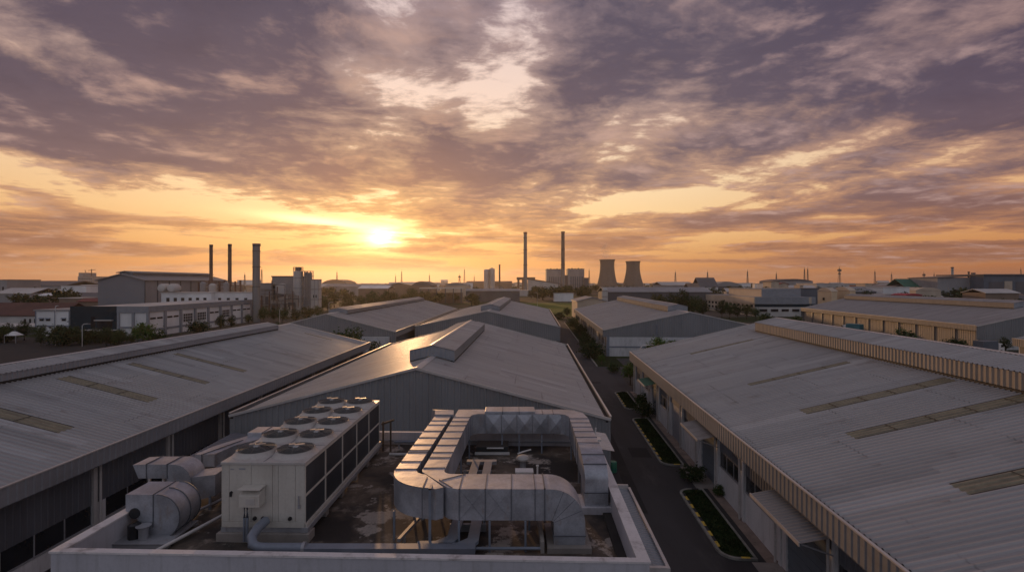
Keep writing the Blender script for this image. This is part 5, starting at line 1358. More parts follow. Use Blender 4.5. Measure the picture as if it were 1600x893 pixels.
chimney('slimmer brown chimney on the right, second from the hangar', 1513.6, 424, 420, 2.4, C['brown'], C['rust'], C['pale'], .9)

def cooling(label, x, ytop, Y, wtop, wbase, ybase):
    H = CZ - (ytop - HY) / F * Y; rt_, rb_ = wtop/2/F*Y, wbase/2/F*Y
    r = thing('cooling_tower', label, 'cooling tower', ((x - CX)/F*Y, Y, 0), 0, 'pair of cooling towers')
    prof = []
    for k in range(25):
        t = k / 24; z = 6 + (H - 6) * t; th = .80
        waist = rt_ * .93
        rr = math.sqrt(waist**2 + ((rb_**2 - waist**2) * ((th - t) / th)**2 if t < th else (rt_**2 - waist**2) * ((t - th) / (1 - th))**2))
        prof.append((rr, z))
    b = MB(); b.lathe(prof + [(prof[-1][0] - 1.2, H), (prof[-1][0] * .9, H - 14)], 48, caps=False); b.build('shell', M_COOL, r, smooth=40)
    b = MB(); b.lathe([(prof[-1][0] + .1, H - 2.0), (prof[-1][0] + 1.0, H - 1.6), (prof[-1][0] + 1.0, H + .2), (prof[-1][0] - 1, H + .3)], 48, caps=False); b.build('rim', C['dark'], r)
    b = MB()
    for k in range(36):
        a = 2*math.pi*k/36; b.beam((rb_*1.03*math.cos(a), rb_*1.03*math.sin(a), 0), (rb_*math.cos(a + .09), rb_*math.sin(a + .09), 6.2), 1.0)
    b.build('support_column', C['grey'], r)
cooling('left cooling tower, slightly taller, with faint vapour over its rim', 948.8, 405.5, 1350, 23.6, 32.5, 449)
cooling('right cooling tower, slightly shorter', 989, 408, 1420, 22.2, 33, 449)
def vapour():
    b = MB(); Y = 1350; X = (949 - 800)/F*Y
    b.lathe([(10, 80), (15, 90), (17, 100), (12, 112), (4, 120)], 16)
    for i, p in enumerate(b.v): b.v[i] = p + Vector((6*mnoise.noise(p*.05) - (p.z-80)*.15 + 0, 6*mnoise.noise(p*.05 + Vector((9,0,0))), 0))
    m = bpy.data.materials.new('vapour'); m.use_nodes = True; n = Nd(m.node_tree); m.node_tree.nodes.remove(m.node_tree.nodes['Principled BSDF'])
    v = n.new('ShaderNodeVolumePrincipled'); tc = n.new('ShaderNodeTexCoord').outputs['Object']
    n.put(v.inputs['Density'], n.mul(n.smooth(n.noise(tc, .07, 4), .42, .7), .032)); v.inputs['Color'].default_value = (.8, .7, .65, 1)
    m.node_tree.links.new(v.outputs[0], m.node_tree.nodes['Material Output'].inputs['Volume'])
    o = b.build('vapour', m, None, smooth=True, loc=(X, Y, 0)); o['kind'] = 'stuff'
vapour()

# --- process plant right of the thick chimney
def plant_works():
    Y = 242
    px = lambda x: (x - CX) / F * Y
    hz = lambda y: CZ - (y - HY) / F * Y
    r = thing('storage_silo', 'pale round silo with a railed platform on top beside the steel tower', 'silo', (px(466), Y, 0)); H = hz(424)
    rr = (px(473.5) - px(459)) / 2
    b = MB(); b.lathe([(rr, 0), (rr, H), (rr*.3, H + .5), (0, H + .5)], 24); b.build('barrel', C['pale'], r, smooth=40)
    for z in (H*.38, H*.62, H*.85):
        b = MB(); b.lathe([(rr + .02, z), (rr + .14, z), (rr + .14, z + .3), (rr + .02, z + .3)], 24, caps=False); b.build('hoop', C['grey'], r)
    b = MB(); hr = 2.0
    for k in range(10):
        a = 2*math.pi*k/10; b.beam((rr*math.cos(a), rr*math.sin(a), H), (rr*math.cos(a), rr*math.sin(a), H + hr), .16)
    for z in (H + 1, H + hr): b.tube([(rr*math.cos(2*math.pi*k/24), rr*math.sin(2*math.pi*k/24), z) for k in range(25)], .1, 5)
    b.build('railing', C['dark'], r)
    b = MB(); b.box(-.8, 1.2, -1, 1, H + .5, H + 1.9); b.build('hatch', C['dark'], r)
    r = thing('steel_tower', 'tall latticed steel tower with ladders between silo and slim tank', 'tower', (px(480.5), Y, 0)); w = px(487.5) - px(474); H = hz(423.5); hw = w/2
    b = MB(); 
    for sx in (-hw, -hw*.3, hw*.3, hw):
        for sy in (-1.6, 1.6): b.beam((sx, sy, 0), (sx, sy, H), .28)
    b.build('upright', C['grey'], r)
    n = 9
    b = MB()
    for k in range(n):
        z0_, z1_ = H*k/n, H*(k+1)/n
        b.beam((-hw, -1.6, z0_), (hw*.3, -1.6, z1_), .16); b.beam((hw, -1.6, z0_), (-hw*.3, -1.6, z1_), .16)
    b.build('bracing', C['grey'], r)
    for k in (2, 4, 6, 8, 9): MB().box(-hw - .2, hw + .2, -1.9, 1.9, H*k/n - .15, H*k/n + .1).build('platform', C['grey'], r)
    MB().box(-hw*.6, hw*.8, -1.2, 1.5, 0, H*.97).build('pipe_shaft', C['grey'], r)
    r = thing('storage_tank', 'slim white tank tower at the right end of the process plant', 'tank', (px(494), Y, 0)); H = hz(436); w = px(500) - px(488)
    MB().box(-w/2, w/2, -2, 2, 0, H).build('body', C['pale'], r)
    for f in (.45, .72, .97): MB().box(-w/2 - .1, w/2 + .1, -2.12, 2.1, H*f, H*f + .25).build('band', C['brown'], r)
    for x in (-.6, .5): MB().box(x, x + .5, -2.1, -2.02, H*.50, H*.58).build('window', M_WIN, r)
    for x in (-w/2 + .1, 0, w/2 - .1): MB().box(x - .1, x + .1, -2.18, -2.06, 0, H).build('rib', C['grey'], r)
    r = building('grey box building of the process plant left of the silo', 'factory', 425, 459, 432.5, 246, 14, C['grey'], C['dark'], 'flat', .5)
    MB().box(-3.2, 1.4, -7.2, -7.02, 8, 14).build('opening', C['dark'], r); MB().box(-5.4, -4.9, -7.3, -7.05, 0, 17).build('downpipe', C['brown'], r)
    r = thing('conveyor_hood', 'pale rounded hood and chute standing before the grey plant building', 'hood', (px(442), Y - 3, 0))
    b = MB(); b.extr([(-2, 0, hz(457)), (1.6, 0, hz(459)), (1.6, 0, hz(444)), (.6, 0, hz(442.5)), (-1.2, 0, hz(444.5)), (-2, 0, hz(447))], (0, 2.6, 0)); b.build('hood', C['pale'], r)
    b = MB(); b.extr([(-4.4, -.3, hz(474)), (6.8, -.3, hz(473)), (6.8, -.3, hz(460)), (0, -.3, hz(464)), (-4.4, -.3, hz(469))], (0, 2.0, 0)); b.build('chute', C['pale'], r)
    for x in (-4.2, -.6, 2.6, 6.2): MB().box(x - .25, x + .25, 0, .5, 0, hz(473)).build('leg', C['grey'], r)
    for x0_, x1_ in ((-.2, 1.2), (3.1, 5.2)): MB().box(x0_, x1_, .6, 1.4, 0, hz(474)).build('panel', C['white'], r)
    r = building('low cluttered steel framed building right of the thick chimney', 'factory', 406, 430, 443, 246, 10, C['grey'], C['pale'], 'flat', .3)
    for k in range(3): MB().box(-3.4 + 2.4*k, -2.0 + 2.4*k, -5.2, -5.02, 3 + k, 7.5 + k*1.8).build('opening', C['dark'], r)
    for z in (5.0, 9.2, 12.8): MB().box(-3.8, 3.8, -5.6, -5.02, z, z + .25).build('walkway', C['grey'], r)
    r = thing('pipe_bridge', 'tangle of pipes, ducts and walkways in front of the grey plant building', 'pipe rack', (px(447), Y - 5.5, 0)); rq = random.Random(3)
    for k in range(16):
        x0_ = rq.uniform(-9, 6); x1_ = x0_ + rq.uniform(1.5, 7); z0_ = rq.uniform(4, 15); q = rq.uniform(.10, .34); c_ = C[rq.choice(['pale', 'rust', 'grey', 'dark', 'brown'])]
        MB().tube([(x0_, rq.uniform(-.8, .8), 0.0 if k % 4 == 0 else z0_ - rq.uniform(.5, 3)), (x0_, 0, z0_), (x1_, 0, z0_), (x1_, 0, max(0, z0_ - rq.uniform(1, 5)))], q, 6).build('pipe', c_, r)
    for k in range(5):
        x0_ = -9 + 3.6 * k; MB().box(x0_, x0_ + .3, -.4, .4, 0, 10 + (k % 3) * 2).build('post', C['rust'], r)
    for z in (6.0, 10.5): MB().box(-9, 6, -.9, .9, z, z + .18).build('walkway', C['dark'], r)
    r = thing('pipe_rack', 'rusty pipe rack with tangled pipes between the thin chimneys and the thick one', 'pipe rack', (px(362), 232, 0))
    w = (395 - 330)/F*232/2
    for z in (11.6, 13.0, 14.6, 15.8): MB().box(-w, w, -.3, .3, z, z + .3).build('pipe', C['brown' if z < 14 else 'rust'], r)
    for k in range(9): 
        x = -w + 2*w*k/8; MB().box(x - .2, x + .2, -.5, .5, 0, 16 + (k % 3) * .5).build('post', C['rust'], r)
    for k, (x, h, rad) in enumerate(((-6.5, 15.6, 1.3), (-2.2, 14.8, 1.6), (4.0, 15.4, 1.2))):
        b = MB(); b.lathe([(rad, 9), (rad, h), (rad*.4, h + .8), (0, h + .8)], 14); b.build('vessel', C['pale' if k == 1 else 'grey'], r, smooth=40, loc=(x, -1.6, 0))
    r = thing('storage_tank', 'two pale round-ended horizontal tanks on the white block roof by the first thin chimney', 'tank', (px(314), 219, 12.2))
    for x in (-1.9, 2.2): b = MB(); b.lathe([(0, -1.2), (1.5, -.9), (1.85, 0), (1.85, 3), (1.5, 3.9), (0, 4.2)], 18, caps=False); o = b.build('tank', C['pale'], r, smooth=40); o.rotation_euler.x = R(-90); o.location = (x, -1, 1.4)
plant_works()

# --- power station group and silos
def power():
    r = thing('storage_silo', 'pair of joined pale silos on the centre skyline', 'silo', ((765 - 800)/F*900, 900, 0)); H = CZ + (441 - 420.5)/F*900
    for k, x in enumerate((-5.0, 4.2)):
        b = MB(); h = H + (1.8 if k else 0); b.lathe([(5.0, 0), (5.0, h - 1.5), (3.5, h), (0, h)], 20); b.build('barrel', C['pale'], r, smooth=40, loc=(x, 0, 0))
    MB().box(-.8, -.1, -5.2, -3, 0, H).build('joint', C['grey'], r); MB().box(2, 6, -2, 2, H + 1, H + 2.6).build('headhouse', C['grey'], r)
    for (x0, x1, yt, lab) in ((854, 879, 421, 'left boiler house of the power station, behind the dark-topped stack'), (887.5, 913, 420.5, 'right boiler house of the power station with dark glazing')):
        Y = 1000; r = building(lab, 'power station', x0, x1, yt, Y, 30, C['grey'], C['dark'], 'flat', 1.0, name='boiler_house'); w = (x1 - x0)/F*Y; H = CZ + (441 - yt)/F*Y
        MB().box(-w/2 + 3, w/2 - 2, -15.4, -15.05, H*.12, H*.66).build('glazing', C['blue'], r)
        for k in range(6): MB().box(-w/2 + 3.4 + k*(w - 6)/6, -w/2 + 3.9 + k*(w - 6)/6, -15.9, -15.42, H*.05, H*.66).build('column', C['pale'], r)
        for f in (.25, .45): MB().box(-w/2 + 2, w/2 - 1, -15.8, -15.42, H*f, H*f + .9).build('floor_band', C['dark'], r)
        for k in range(5): MB().box(-w/2 + 1 + k*w/5, -w/2 + 4 + k*w/5, -8, -2, H + 1, H + 1.8 + (k % 2)*.7).build('roof_vent', C['dark'], r)
    building('low dark annex at the right foot of the boiler houses', 'power station', 913, 920, 434, 990, 24, C['dark'], C['dark'], 'flat', .5)
    building('low dark link between the two boiler houses', 'power station', 879, 887.5, 430, 1005, 24, C['dark'], C['grey'], 'flat', .5)
    r = thing('turbine_hall', 'pale hall with a long sloping roof between the two tall stacks', 'factory', ((849 - 800)/F*840, 850, 0)); Y = 840
    hz = lambda y: CZ - (y - HY)/F*Y
    a, b_ = -24/F*Y, 23/F*Y
    MB().extr([(a, -12, 0), (b_, -12, 0), (b_, -12, hz(443.5)), (a, -12, hz(436.5))], (0, 24, 0)).build('wall', C['pale'], r)
    MB().extr([(a - 2, -13, hz(436) ), (b_ + 6, -13, hz(444)), (b_ + 6, -13, hz(442.6)), (a - 2, -13, hz(434.6))], (0, 26, 0)).build('roof', C['dark'], r)
    r = thing('coal_gantry', 'dark elevated gantry on legs left of the left tall stack', 'gantry', ((822 - 800)/F*880, 890, 0))
    MB().box(-16, 16, -3, 3, CZ + 4.5, CZ + 9).build('deck', C['rust'], r)
    for x in (-13, -5, 10): MB().box(x - 1.8, x + 1.8, -2, 2, 0, CZ + 4.5).build('leg', C['rust'], r)
power()

# --- the sheds and blocks one can tell apart
B = building
HALL = 'brick-red tiled hall with pale lower walls left of the white two-storey block'
r = B(HALL, 'hall', -60, 92, 492, 195, 16, C['pale'], M_REDR, 'gablex', .28, rz=0.02, wins=[(.62, .98, .15, .6, 7, .4)])
B('pale grey shed roof at the left edge over the dark trees', 'shed', -30, 57, 509, 158, 9, C['dark'], C['pale'], 'gablex', .06, name='shed')
B('grey flat block cut by the left frame edge on the skyline', 'building', -40, 11, 437.5, 420, 30, C['grey'], C['dark'], 'flat', .5, wins=[(.1, .95, .5, .7, 6, .4)])
r = B('unfinished grey tower block with roof cranes on the left skyline', 'building', 121.5, 145, 432, 1100, 40, C['grey'], C['grey'], 'flat', .5, wins=[(.05, .95, .35 + .12*0, .42, 8, .5), (.05, .95, .6, .67, 8, .5), (.05, .95, .8, .86, 8, .5)])
MB().box(-16, -7, -18, 18, 28, 37).build('upper_block', C['grey'], r)
b = MB(); b.beam((-3, 0, 29), (-3, 0, 45), 1.2); b.beam((-10, 0, 42), (6, 0, 44), .9); b.beam((-12, -4, 37), (-14, -4, 43), .8); b.build('crane', C['rust'], r)
for (lab, x0, x1, yt, Y, d, wm, rm, ty, ri) in [
    ('large grey shed with low pitched roof left of the tall shed', 30, 100, 446, 520, 50, C['grey'], C['dark'], 'gablex', .10),
    ('pale shed on the far left behind dark trees', -10, 48, 458, 330, 24, C['grey'], C['pale'], 'gablex', .14),
    ('pale-roofed low shed nearest the left trees', 60, 96, 461, 300, 10, C['brown'], C['white'], 'gablex', .12),
    ('low shed with white roof edge left of the tall shed', 110, 152, 450, 430, 24, C['brown'], C['pale'], 'gablex', .12),
    ('cream flat block half hidden by the trees left of the tall shed', 92, 128, 466, 262, 10, C['brown'], C['pale'], 'flat', .3),
    ('small red-brown roof close by the tall shed wall', 122, 154, 470, 240, 10, C['brown'], C['red'], 'gablex', .12),
    ('shallow domed hall on the skyline left of the sun', 503, 541, 442, 900, 60, C['grey'], C['brown'], 'arch', .15),
    ('very long low grey roof under the sun', 505, 612, 447.5, 600, 36, C['grey'], C['grey'], 'gablex', .08),
    ('pale shed with roof glinting under the sun', 560, 606, 450, 470, 26, C['brown'], C['white'], 'gablex', .10),
    ('wide shed left of the dark barrel roof', 600, 646, 446, 540, 40, C['brown'], C['grey'], 'gable', .10),
    ('dark barrel-roofed shed right of the sun', 643, 674, 446, 520, 40, C['brown'], C['dark'], 'arch', .22),
    ('long shed with barrel roof end right of the dark barrel roof', 696, 731, 446, 560, 40, C['cream'], C['grey'], 'arch', .14),
    ('long brown shed behind the twin silos', 728, 800, 441.5, 1100, 60, C['brown'], C['rust'], 'gablex', .06),
    ('long grey canopy building below the twin silos', 728, 812, 454, 420, 20, C['dark'], C['grey'], 'gablex', .08),
    ('pale low shed at the foot of the left tall stack', 786, 826, 454, 600, 30, C['pale'], C['pale'], 'flat', .4),
    ('white low shed wall by the tree belt right of the stacks', 866, 896, 458.5, 430, 12, C['white'], C['pale'], 'flat', .4),
    ('very long dark grey shed running behind the right row under the cooling towers', 946, 1112, 455.5, 300, 26, C['dark'], C['grey'], 'gablex', .10),
    ('small pitched house with a lit end wall before the long grey shed', 902, 948, 470, 222, 20, C['cream'], M_ROOF[4], 'gable', .14),
    ('long grey shed with eave line right of the cream gable pair', 1330, 1410, 455, 330, 22, C['dark'], C['grey'], 'gablex', .14),
    ('blue-grey block joined to the pair of cream gables', 1250, 1331, 451, 300, 16, C['blue'], C['dark'], 'flat', .4),
    ('white-roofed flat hall on the right with a brown roof strip', 1276, 1336, 443.5, 560, 40, C['pale'], C['pale'], 'flat', .8),
    ('dark curved-roof hall behind the white-roofed flat one', 1212, 1270, 439, 760, 50, C['grey'], C['dark'], 'arch', .06),
    ('red-brown block right of the white-roofed hall', 1361, 1392, 446, 470, 30, C['red'], C['brown'], 'flat', .5),
    ('cream little block left of the red-brown one', 1352, 1362, 443.5, 440, 12, C['cream'], C['cream'], 'flat', .4),
    ('pale gabled shed right of the red-brown block', 1386, 1410, 449, 420, 20, C['cream'], C['brown'], 'gable', .12),
    ('green-roofed shed amid dark trees on the right', 1414, 1440, 447.5, 430, 22, C['white'], C['green'], 'gablex', .30),
    ('cream dome-roofed shed on the right', 1431, 1470, 453.5, 350, 20, C['cream'], C['cream'], 'arch', .12),
    ('crimson canopy roof low on the right among trees', 1415, 1441, 461, 262, 10, C['red'], paint('crimson', (.35, .03, .05), .6), 'arch', .10),
    ('long pale roof line left of the banded chimney', 1453, 1500, 445.5, 480, 24, C['dark'], C['pale'], 'flat', .5),
    ('white wall block between the two right chimneys', 1490, 1532, 447.5, 440, 16, C['white'], C['pale'], 'flat', .4),
    ('pale pitched roof low before the hangar', 1540, 1592, 457, 270, 14, C['brown'], C['pale'], 'gablex', .14),
    ('grey slate-roofed house left of the cream office', 1094, 1122, 448, 520, 24, C['white'], C['dark'], 'gablex', .4),
    ('white house row below the slate roof', 1077, 1094, 450, 480, 16, C['white'], C['brown'], 'gablex', .3),
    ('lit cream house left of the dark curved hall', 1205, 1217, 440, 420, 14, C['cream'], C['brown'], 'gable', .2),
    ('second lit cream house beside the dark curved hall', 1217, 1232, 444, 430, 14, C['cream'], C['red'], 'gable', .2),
    ('small white tank house right of the lit cream houses', 1250, 1255, 446, 380, 8, C['cream'], C['cream'], 'flat', .3)]:
    B(lab, 'shed' if 'shed' in lab else 'building', x0, x1, yt, Y, d, wm, rm, ty, ri, name='shed' if 'shed' in lab else 'building')
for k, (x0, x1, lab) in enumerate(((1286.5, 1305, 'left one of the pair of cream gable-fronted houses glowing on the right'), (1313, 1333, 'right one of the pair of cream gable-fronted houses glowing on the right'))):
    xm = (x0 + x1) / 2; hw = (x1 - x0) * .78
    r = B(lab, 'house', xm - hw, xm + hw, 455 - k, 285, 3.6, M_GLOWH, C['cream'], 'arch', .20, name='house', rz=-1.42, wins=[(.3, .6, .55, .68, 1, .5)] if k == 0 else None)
# open canopy on posts
r = thing('open_canopy', 'open roofed canopy on posts before the dark barrel-roofed shed', 'canopy', ((690 - 800)/F*400, 400, 0)); 
MB().box(-16, 17, -8, 8, 11.2, 12.0).build('roof', C['pale'], r)
for x in (-15, -9, -3, 4, 10, 16): MB().box(x - .35, x + .35, -7.5, -6.8, 0, 11.2).build('post', C['dark'], r)
MB().box(-14, 16, 2, 7, 0, 8).build('back_wall', C['brown'], r)
# water tank with domed top before the long grey shed
r = thing('water_tank', 'small pale domed tank at the left end of the long grey shed', 'tank', ((945 - 800)/F*285, 285, 0)); b = MB(); b.lathe([(1.7, 0), (1.7, 11), (1.5, 12), (.8, 13), (0, 13.2)], 16); b.build('barrel', C['pale'], r, smooth=40)
for z in (4, 8, 11): b = MB(); b.lathe([(1.75, z), (1.85, z), (1.85, z + .3), (1.75, z + .3)], 16, caps=False); b.build('hoop', C['brown'], r)

# --- cream office on the right
def cream_office():
    fr = Fr(790); r = thing('office_building', 'cream banded office block with a grey curved face, right of the round trees', 'building', fr.w(117.2, 240), -fr.phi)
    Lw = 62; H = 9.2
    MB().box(0.4, 27, .5, Lw, 0, H - 3).build('wall', C['cream'], r)
    MB().box(0, 27.3, 0, Lw + .3, H - 3.2, H - .2).build('parapet_band', C['cream'], r)
    MB().box(.6, 26.6, .6, Lw - .4, H - .3, H - .05).build('roof', C['grey'], r)
    MB().box(5.5, 24, 4, 40, H - .1, H + 3.4).build('upper_storey', C['cream'], r); MB().box(5.2, 24.3, 3.7, 40.3, H + 3.4, H + 3.8).build('upper_roof', C['grey'], r)
    MB().box(0.32, 0.40, .5, Lw, 1.0, 1.5).build('wall_band', C['grey'], r)
    for z in (1.9, 4.2):
        for k in range(13):
            y = 2 + k * 4.6; MB().box(0.33, 0.42, y, y + 2.4, z, z + 1.2).build('window', M_WIN, r)
    b = MB(); pts = [(0.45, -.05), (8, -1.0), (16, -1.2), (24, -.6), (30, 1.2), (30, 3), (.45, 3)]
    b.prism(pts, H - 3.4, H - .1); b.build('curved_parapet', M_WALLG, r)
    b = MB(); b.prism([(p[0], p[1] + .25) for p in pts], 4.4, H - 3.4); b.build('dark_glazing', M_TEAL, r)
    b = MB(); b.prism([(p[0], p[1] + .1) for p in pts], 0, 4.4); b.build('lower_wall', C['pale'], r)
    for k in range(5): MB().box(2.5 + k*5, 5.8 + k*5, -1.25 if k else -.9, -.4, 2.4, 3.5).build('window', M_WIN, r)
    MB().box(5.3, 24.2, 3.55, 3.69, H - .0, H + 3.75).build('grey_face', M_WALLG, r)
cream_office()
# --- hangar on the right skyline
def hangar():
    Y = 400; r = thing('hangar', 'large blue-grey hangar with open dark bays at the right skyline', 'factory', ((1585 - 800)/F*Y, Y + 20, 0))
    hz = lambda y: CZ - (y - HY)/F*Y
    MB().box(-50, 40, -8, 22, 0, hz(433)).build('wall', C['grey'], r)
    MB().box(-24, 42, -20, -8.1, 0, hz(430)).build('front_block', C['blue'], r); MB().box(-25, 43, -21, 24, hz(430), hz(428)).build('roof', C['dark'], r)
    MB().extr([(-50.5, -9, hz(434)), (-25, -9, hz(431.5)), (-25, -9, hz(430.5)), (-50.5, -9, hz(433))], (0, 32, 0)).build('side_roof', C['dark'], r)
    for x0_, x1_ in ((-20, -9), (1, 9), ): MB().box(x0_, x1_, -20.2, -20.02, 1, hz(440)).build('door_opening', C['dark'], r)
    for x in (-8, 10): MB().box(x, x + 6, -20.4, -20.03, 0, hz(439)).build('pier', C['cream' if x < 0 else 'pale'], r)
    MB().box(17, 40, -20.3, -20.02, 3, hz(438)).build('wall_panel', C['grey'], r); MB().box(-16, -14, -2, 0, hz(428), hz(425)).build('vent', C['dark'], r)
hangar()
# --- masts along the skyline
def mast(label, x, ytop, Y, w=1.6, dish=False):
    H = CZ - (ytop - HY)/F*Y; r = thing('lattice_mast', label, 'mast', ((x - CX)/F*Y, Y, 0), 0, 'slender masts on the skyline')
    b = MB()
    for sx, sy in ((-1, -1), (1, -1), (1, 1), (-1, 1)): b.beam((sx*w, sy*w, 0), (sx*w*.22, sy*w*.22, H), .42 * Y / 1000)
    b.build('legs', M_MAST, r); b = MB(); n = 10
    for k in range(n):
        f0, f1 = 1 - .78*k/n, 1 - .78*(k+1)/n
        b.beam((-w*f0, -w*f0, H*k/n), (w*f1, -w*f1, H*(k+1)/n), .26*Y/1000); b.beam((w*f0, -w*f0, H*k/n), (-w*f1, -w*f1, H*(k+1)/n), .26*Y/1000)
    b.build('bracing', M_MAST, r)
    b = MB(); b.beam((0, 0, H), (0, 0, H + 4*Y/1000), .35*Y/1000)
    if dish: b.box(-1.9, 1.9, -1, 1, H - 3.5, H - 1.2); b.box(-1.3, 1.3, -.8, .8, H - 7, H - 5.6)
    b.build('antenna', M_MAST, r)
for a in [('slim mast on the skyline over the domed hall left of the sun', 526.5, 425, 1000), ('thin mast just right of the thick grey chimney', 409, 421, 700), ('thin mast between the thin and the thick chimney', 382.5, 429, 700),
          ('mast on the skyline below and right of the sun', 627.5, 424, 1000), ('small mast second right of the sun', 618, 431, 1200), ('mast above the dark barrel roof', 671, 430, 900),
          ('pole-like mast left of the twin silos', 725.7, 421, 900), ('short mast left of the twin silos, near the pole', 741, 432, 1200), ('mast between the boiler house and the left cooling tower', 920.6, 422, 1000),
          ('mast first right of the cooling towers', 1055.3, 425, 1000, 2.0), ('mast second right of the cooling towers', 1105.6, 425, 1000, 2.0), ('mast third right of the cooling towers, above the cream office', 1168, 423.5, 1000, 1.8),
          ('short thin mast above the corner of the cream office', 1213, 427, 1000), ('left one of two close thin masts right of the cream office', 1257, 420, 900), ('right one of two close thin masts right of the cream office', 1262, 420, 900),
          ('stout aerial mast with antenna panels on the right', 1311.5, 419, 600, 1.8, True), ('mast midway between the antenna mast and the banded chimney', 1367, 424, 900), ('short mast right of the midway mast', 1393, 428, 900),
          ('dark tower-like mast left of the banded chimney', 1443.5, 427, 800, 2.4, True), ('small mast close to the banded chimney', 1459.5, 428, 900), ('thin mast at the right frame edge above the hangar', 1595, 421, 900), ('dark slanting tower mast near the pole left of the silos', 718, 430, 800, 2.2, True)]:
    mast(*a)

# --- the rest of the town, block by block, thinning into the haze
rc = random.Random(21)
kinds = [('pale', 'grey', 'low pale block', 'flat'), ('grey', 'dark', 'low grey shed', 'gablex'), ('brown', 'rust', 'rust-roofed house', 'gablex'), ('cream', 'brown', 'cream house', 'gablex'), ('white', 'pale', 'white flat-roofed block', 'flat'), ('grey', 'pale', 'pale-roofed shed', 'gablex'), ('dark', 'grey', 'dark grey hall', 'arch')]
protos = {}
for k, (w_, r_, lab, ty) in enumerate(kinds):
    H = (9, 7, 6, 7, 12, 8, 8)[k]; w, d = (16, 34, 12, 11, 18, 28, 30)[k], (12, 16, 10, 10, 12, 16, 20)[k]
    rr = thing('distant_building', lab + ' in the hazy distant town', 'building', (0, 3000 + k, 0), 0, lab + 's in the distant town')
    MB().box(-w/2, w/2, -d/2, d/2, 0, H).build('wall', C[w_], rr); rb = MB()
    if ty == 'flat': rb.box(-w/2 - .2, w/2 + .2, -d/2 - .2, d/2 + .2, H + .003, H + .5)
    elif ty == 'gablex': gable_roof(rb, -w/2, w/2, -d/2, d/2, H, d * .2, 'x')
    else: rb.extr([(-w/2 + w*j/10, -d/2, H + 3.2*math.sin(math.pi*j/10)) for j in range(11)], (0, d, 0))
    rb.build('roof', C[r_], rr); protos[k] = [rr, False]
occupied = []
for k in range(420):
    Y = 480 * (6.5 ** rc.random()); x = rc.uniform(-150, 1750); X = (x - CX)/F*Y
    if k % 3 == 0:
        Y = rc.uniform(300, 620); x = rc.choice([rc.uniform(-20, 150), rc.uniform(1120, 1620), rc.uniform(1120, 1620)]); X = (x - CX)/F*Y
    if Y < 620 and (490 < x < 920 or 150 < x < 500): Y = 1100 * (2.8 ** rc.random()); X = (x - CX)/F*Y
    if 800 < x < 1010 and Y < 1500: Y = 1550 + rc.random() * 1200; X = (x - CX)/F*Y
    if any(abs(X - a) < 22 and abs(Y - b) < 22 for a, b in occupied): continue
    occupied.append((X, Y))
    j = rc.choice([0, 1, 1, 2, 2, 3, 4, 5, 5, 6]); s = rc.uniform(.8, 1.5) * (.75 if Y < 640 else 1); sc = (s * rc.uniform(.8, 1.5), s, s * rc.uniform(.75, 1.25) * (1 if rc.random() > .06 or Y < 1200 else 1.8))
    pr = protos[j]
    if not pr[1]: pr[1] = True; o = pr[0]; o.location = (X, Y, 0); o.rotation_euler.z = rc.uniform(-.3, .3); o.scale = sc
    else: dup(pr[0], (X, Y, 0), rc.uniform(-.3, .3), scale=sc)

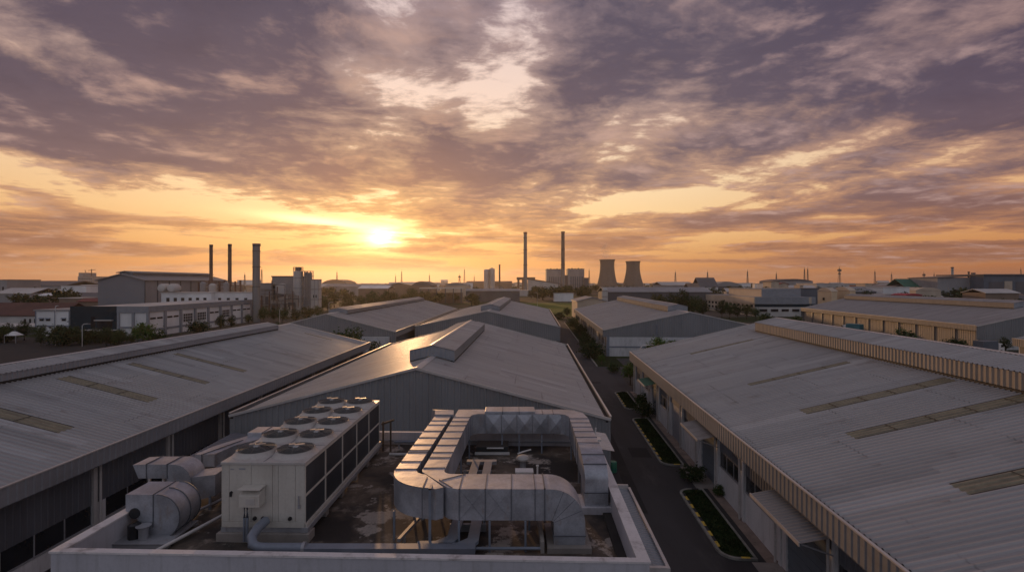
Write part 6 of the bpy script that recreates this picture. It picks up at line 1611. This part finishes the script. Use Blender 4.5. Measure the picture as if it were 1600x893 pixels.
# ------------------------------------------------------------------ vehicles
def vehicle(kind, label, X, Y, rz, col):
    r = thing('parked_car' if kind == 'car' else 'parked_truck', label, kind, (X, Y, 0), rz)
    if kind == 'car':
        b = MB(); prof = [(-2.1, .35), (-2.1, .8), (-1.2, .95), (2.05, .92), (2.15, .6), (2.1, .35)]
        b.extr([(x, -.82, z) for x, z in prof], (0, 1.64, 0)); b.build('body', col, r, bevel=.06)
        b = MB(); b.loft([[(-1.15, -.78, .93), (1.5, -.78, .93), (1.5, .78, .93), (-1.15, .78, .93)], [(-.45, -.64, 1.45), (1.0, -.64, 1.45), (1.0, .64, 1.45), (-.45, .64, 1.45)]]); b.build('cabin_glass', M_WIN, r)
        MB().box(-.45, 1.0, -.64, .64, 1.452, 1.48).build('car_roof', col, r); ws = ((-1.3, .8), (1.3, .8), (-1.3, -.8), (1.3, -.8)); rad = .33
    else:
        MB().box(-3.0, 1.2, -1.1, 1.1, .9, 2.9).build('cargo_box', col[1], r, bevel=.03); b = MB(); b.extr([(1.35, -1.05, .6), (1.35, -1.05, 2.3), (2.3, -1.05, 2.3), (3.0, -1.05, 1.5), (3.05, -1.05, .6)], (0, 2.1, 0)); b.build('cab', col[0], r, bevel=.05)
        MB().box(2.0, 2.75, -1.07, 1.07, 1.5, 2.05).build('cab_window', M_WIN, r); MB().box(-3.0, 3.0, -.5, .5, .5, .9).build('chassis', M_BLK, r); ws = ((-2, 1), (2.1, 1), (-2, -1), (2.1, -1)); rad = .46
    for x, y in ws:
        b = MB(); b.lathe([(rad*.5, -.11), (rad, -.09), (rad, .09), (rad*.5, .11)], 16); o = b.build('wheel', M_BLK, r, smooth=40); o.rotation_euler.x = R(90); o.location = (x, y, rad)
vehicle('truck', 'teal-bodied truck at the cream bays of the far right warehouse', (1331 - 800)/F*163, 163, 2.0, (C['white'], paint('teal_body', (.05, .17, .20), .5)))
vehicle('truck', 'blue and white truck standing at the near corner of the far right warehouse', (1545 - 800)/F*115.5, 115.5, .2, (C['white'], C['blue']))
# street lamps
def lamp(label, x, Y, h, dx=1.4):
    r = thing('street_lamp', label, 'street lamp', ((x - CX)/F*Y, Y, 0)); b = MB(); b.tube([(0, 0, 0), (0, 0, h - .4), (dx*.25, 0, h), (dx, 0, h + .08)], .09, 8); b.build('pole', M_PIPEW, r, smooth=50)
    MB().box(min(dx, dx*1.4), max(dx, dx*1.4), -.14, .14, h - .02, h + .12).build('lamp_head', C['grey'], r)
lamp('thin lamp pole before the teal facade on the black yard', 128.5, 128, 5.6); lamp('thin lamp pole before the white two-storey block', 86.5, 130, 10, .6)
lamp('lamp pole at the left edge of the field', 840, 300, 10, -1.6); lamp('pole lamp at the right end of the process plant', 514, 205, 8); lamp('pole lamp behind the left ridge', 437, 175, 7, .8)
lamp('curved white lamp before the white wall under the right gable', 1001, 88, 5.2, 1.6)
# yard wall and bund at the far left
r = thing('parking_shelter', 'white tent-like shelter between the dark trees at the left', 'shelter', ((22 - 800)/F*136, 136, 0)); b = MB(); b.loft([[(-1.6, -1.2, 2.0), (1.6, -1.2, 2.0), (1.6, 1.2, 2.0), (-1.6, 1.2, 2.0)], [(-.3, -.2, 3.0), (.3, -.2, 3.0), (.3, .2, 3.0), (-.3, .2, 3.0)]]); b.build('canopy', C['white'], r)
for x in (-1.5, 1.5): MB().box(x - .06, x + .06, -1.15, -1.05, 0, 2.0).build('post', C['grey'], r)
# the tree copies' sources all stand in the scene now; drop any left unused
for k, v in list(PROTO.items()):
    if k not in used_proto:
        for ch in list(v.children): bpy.data.objects.remove(ch)
        bpy.data.objects.remove(v)
build_haze()
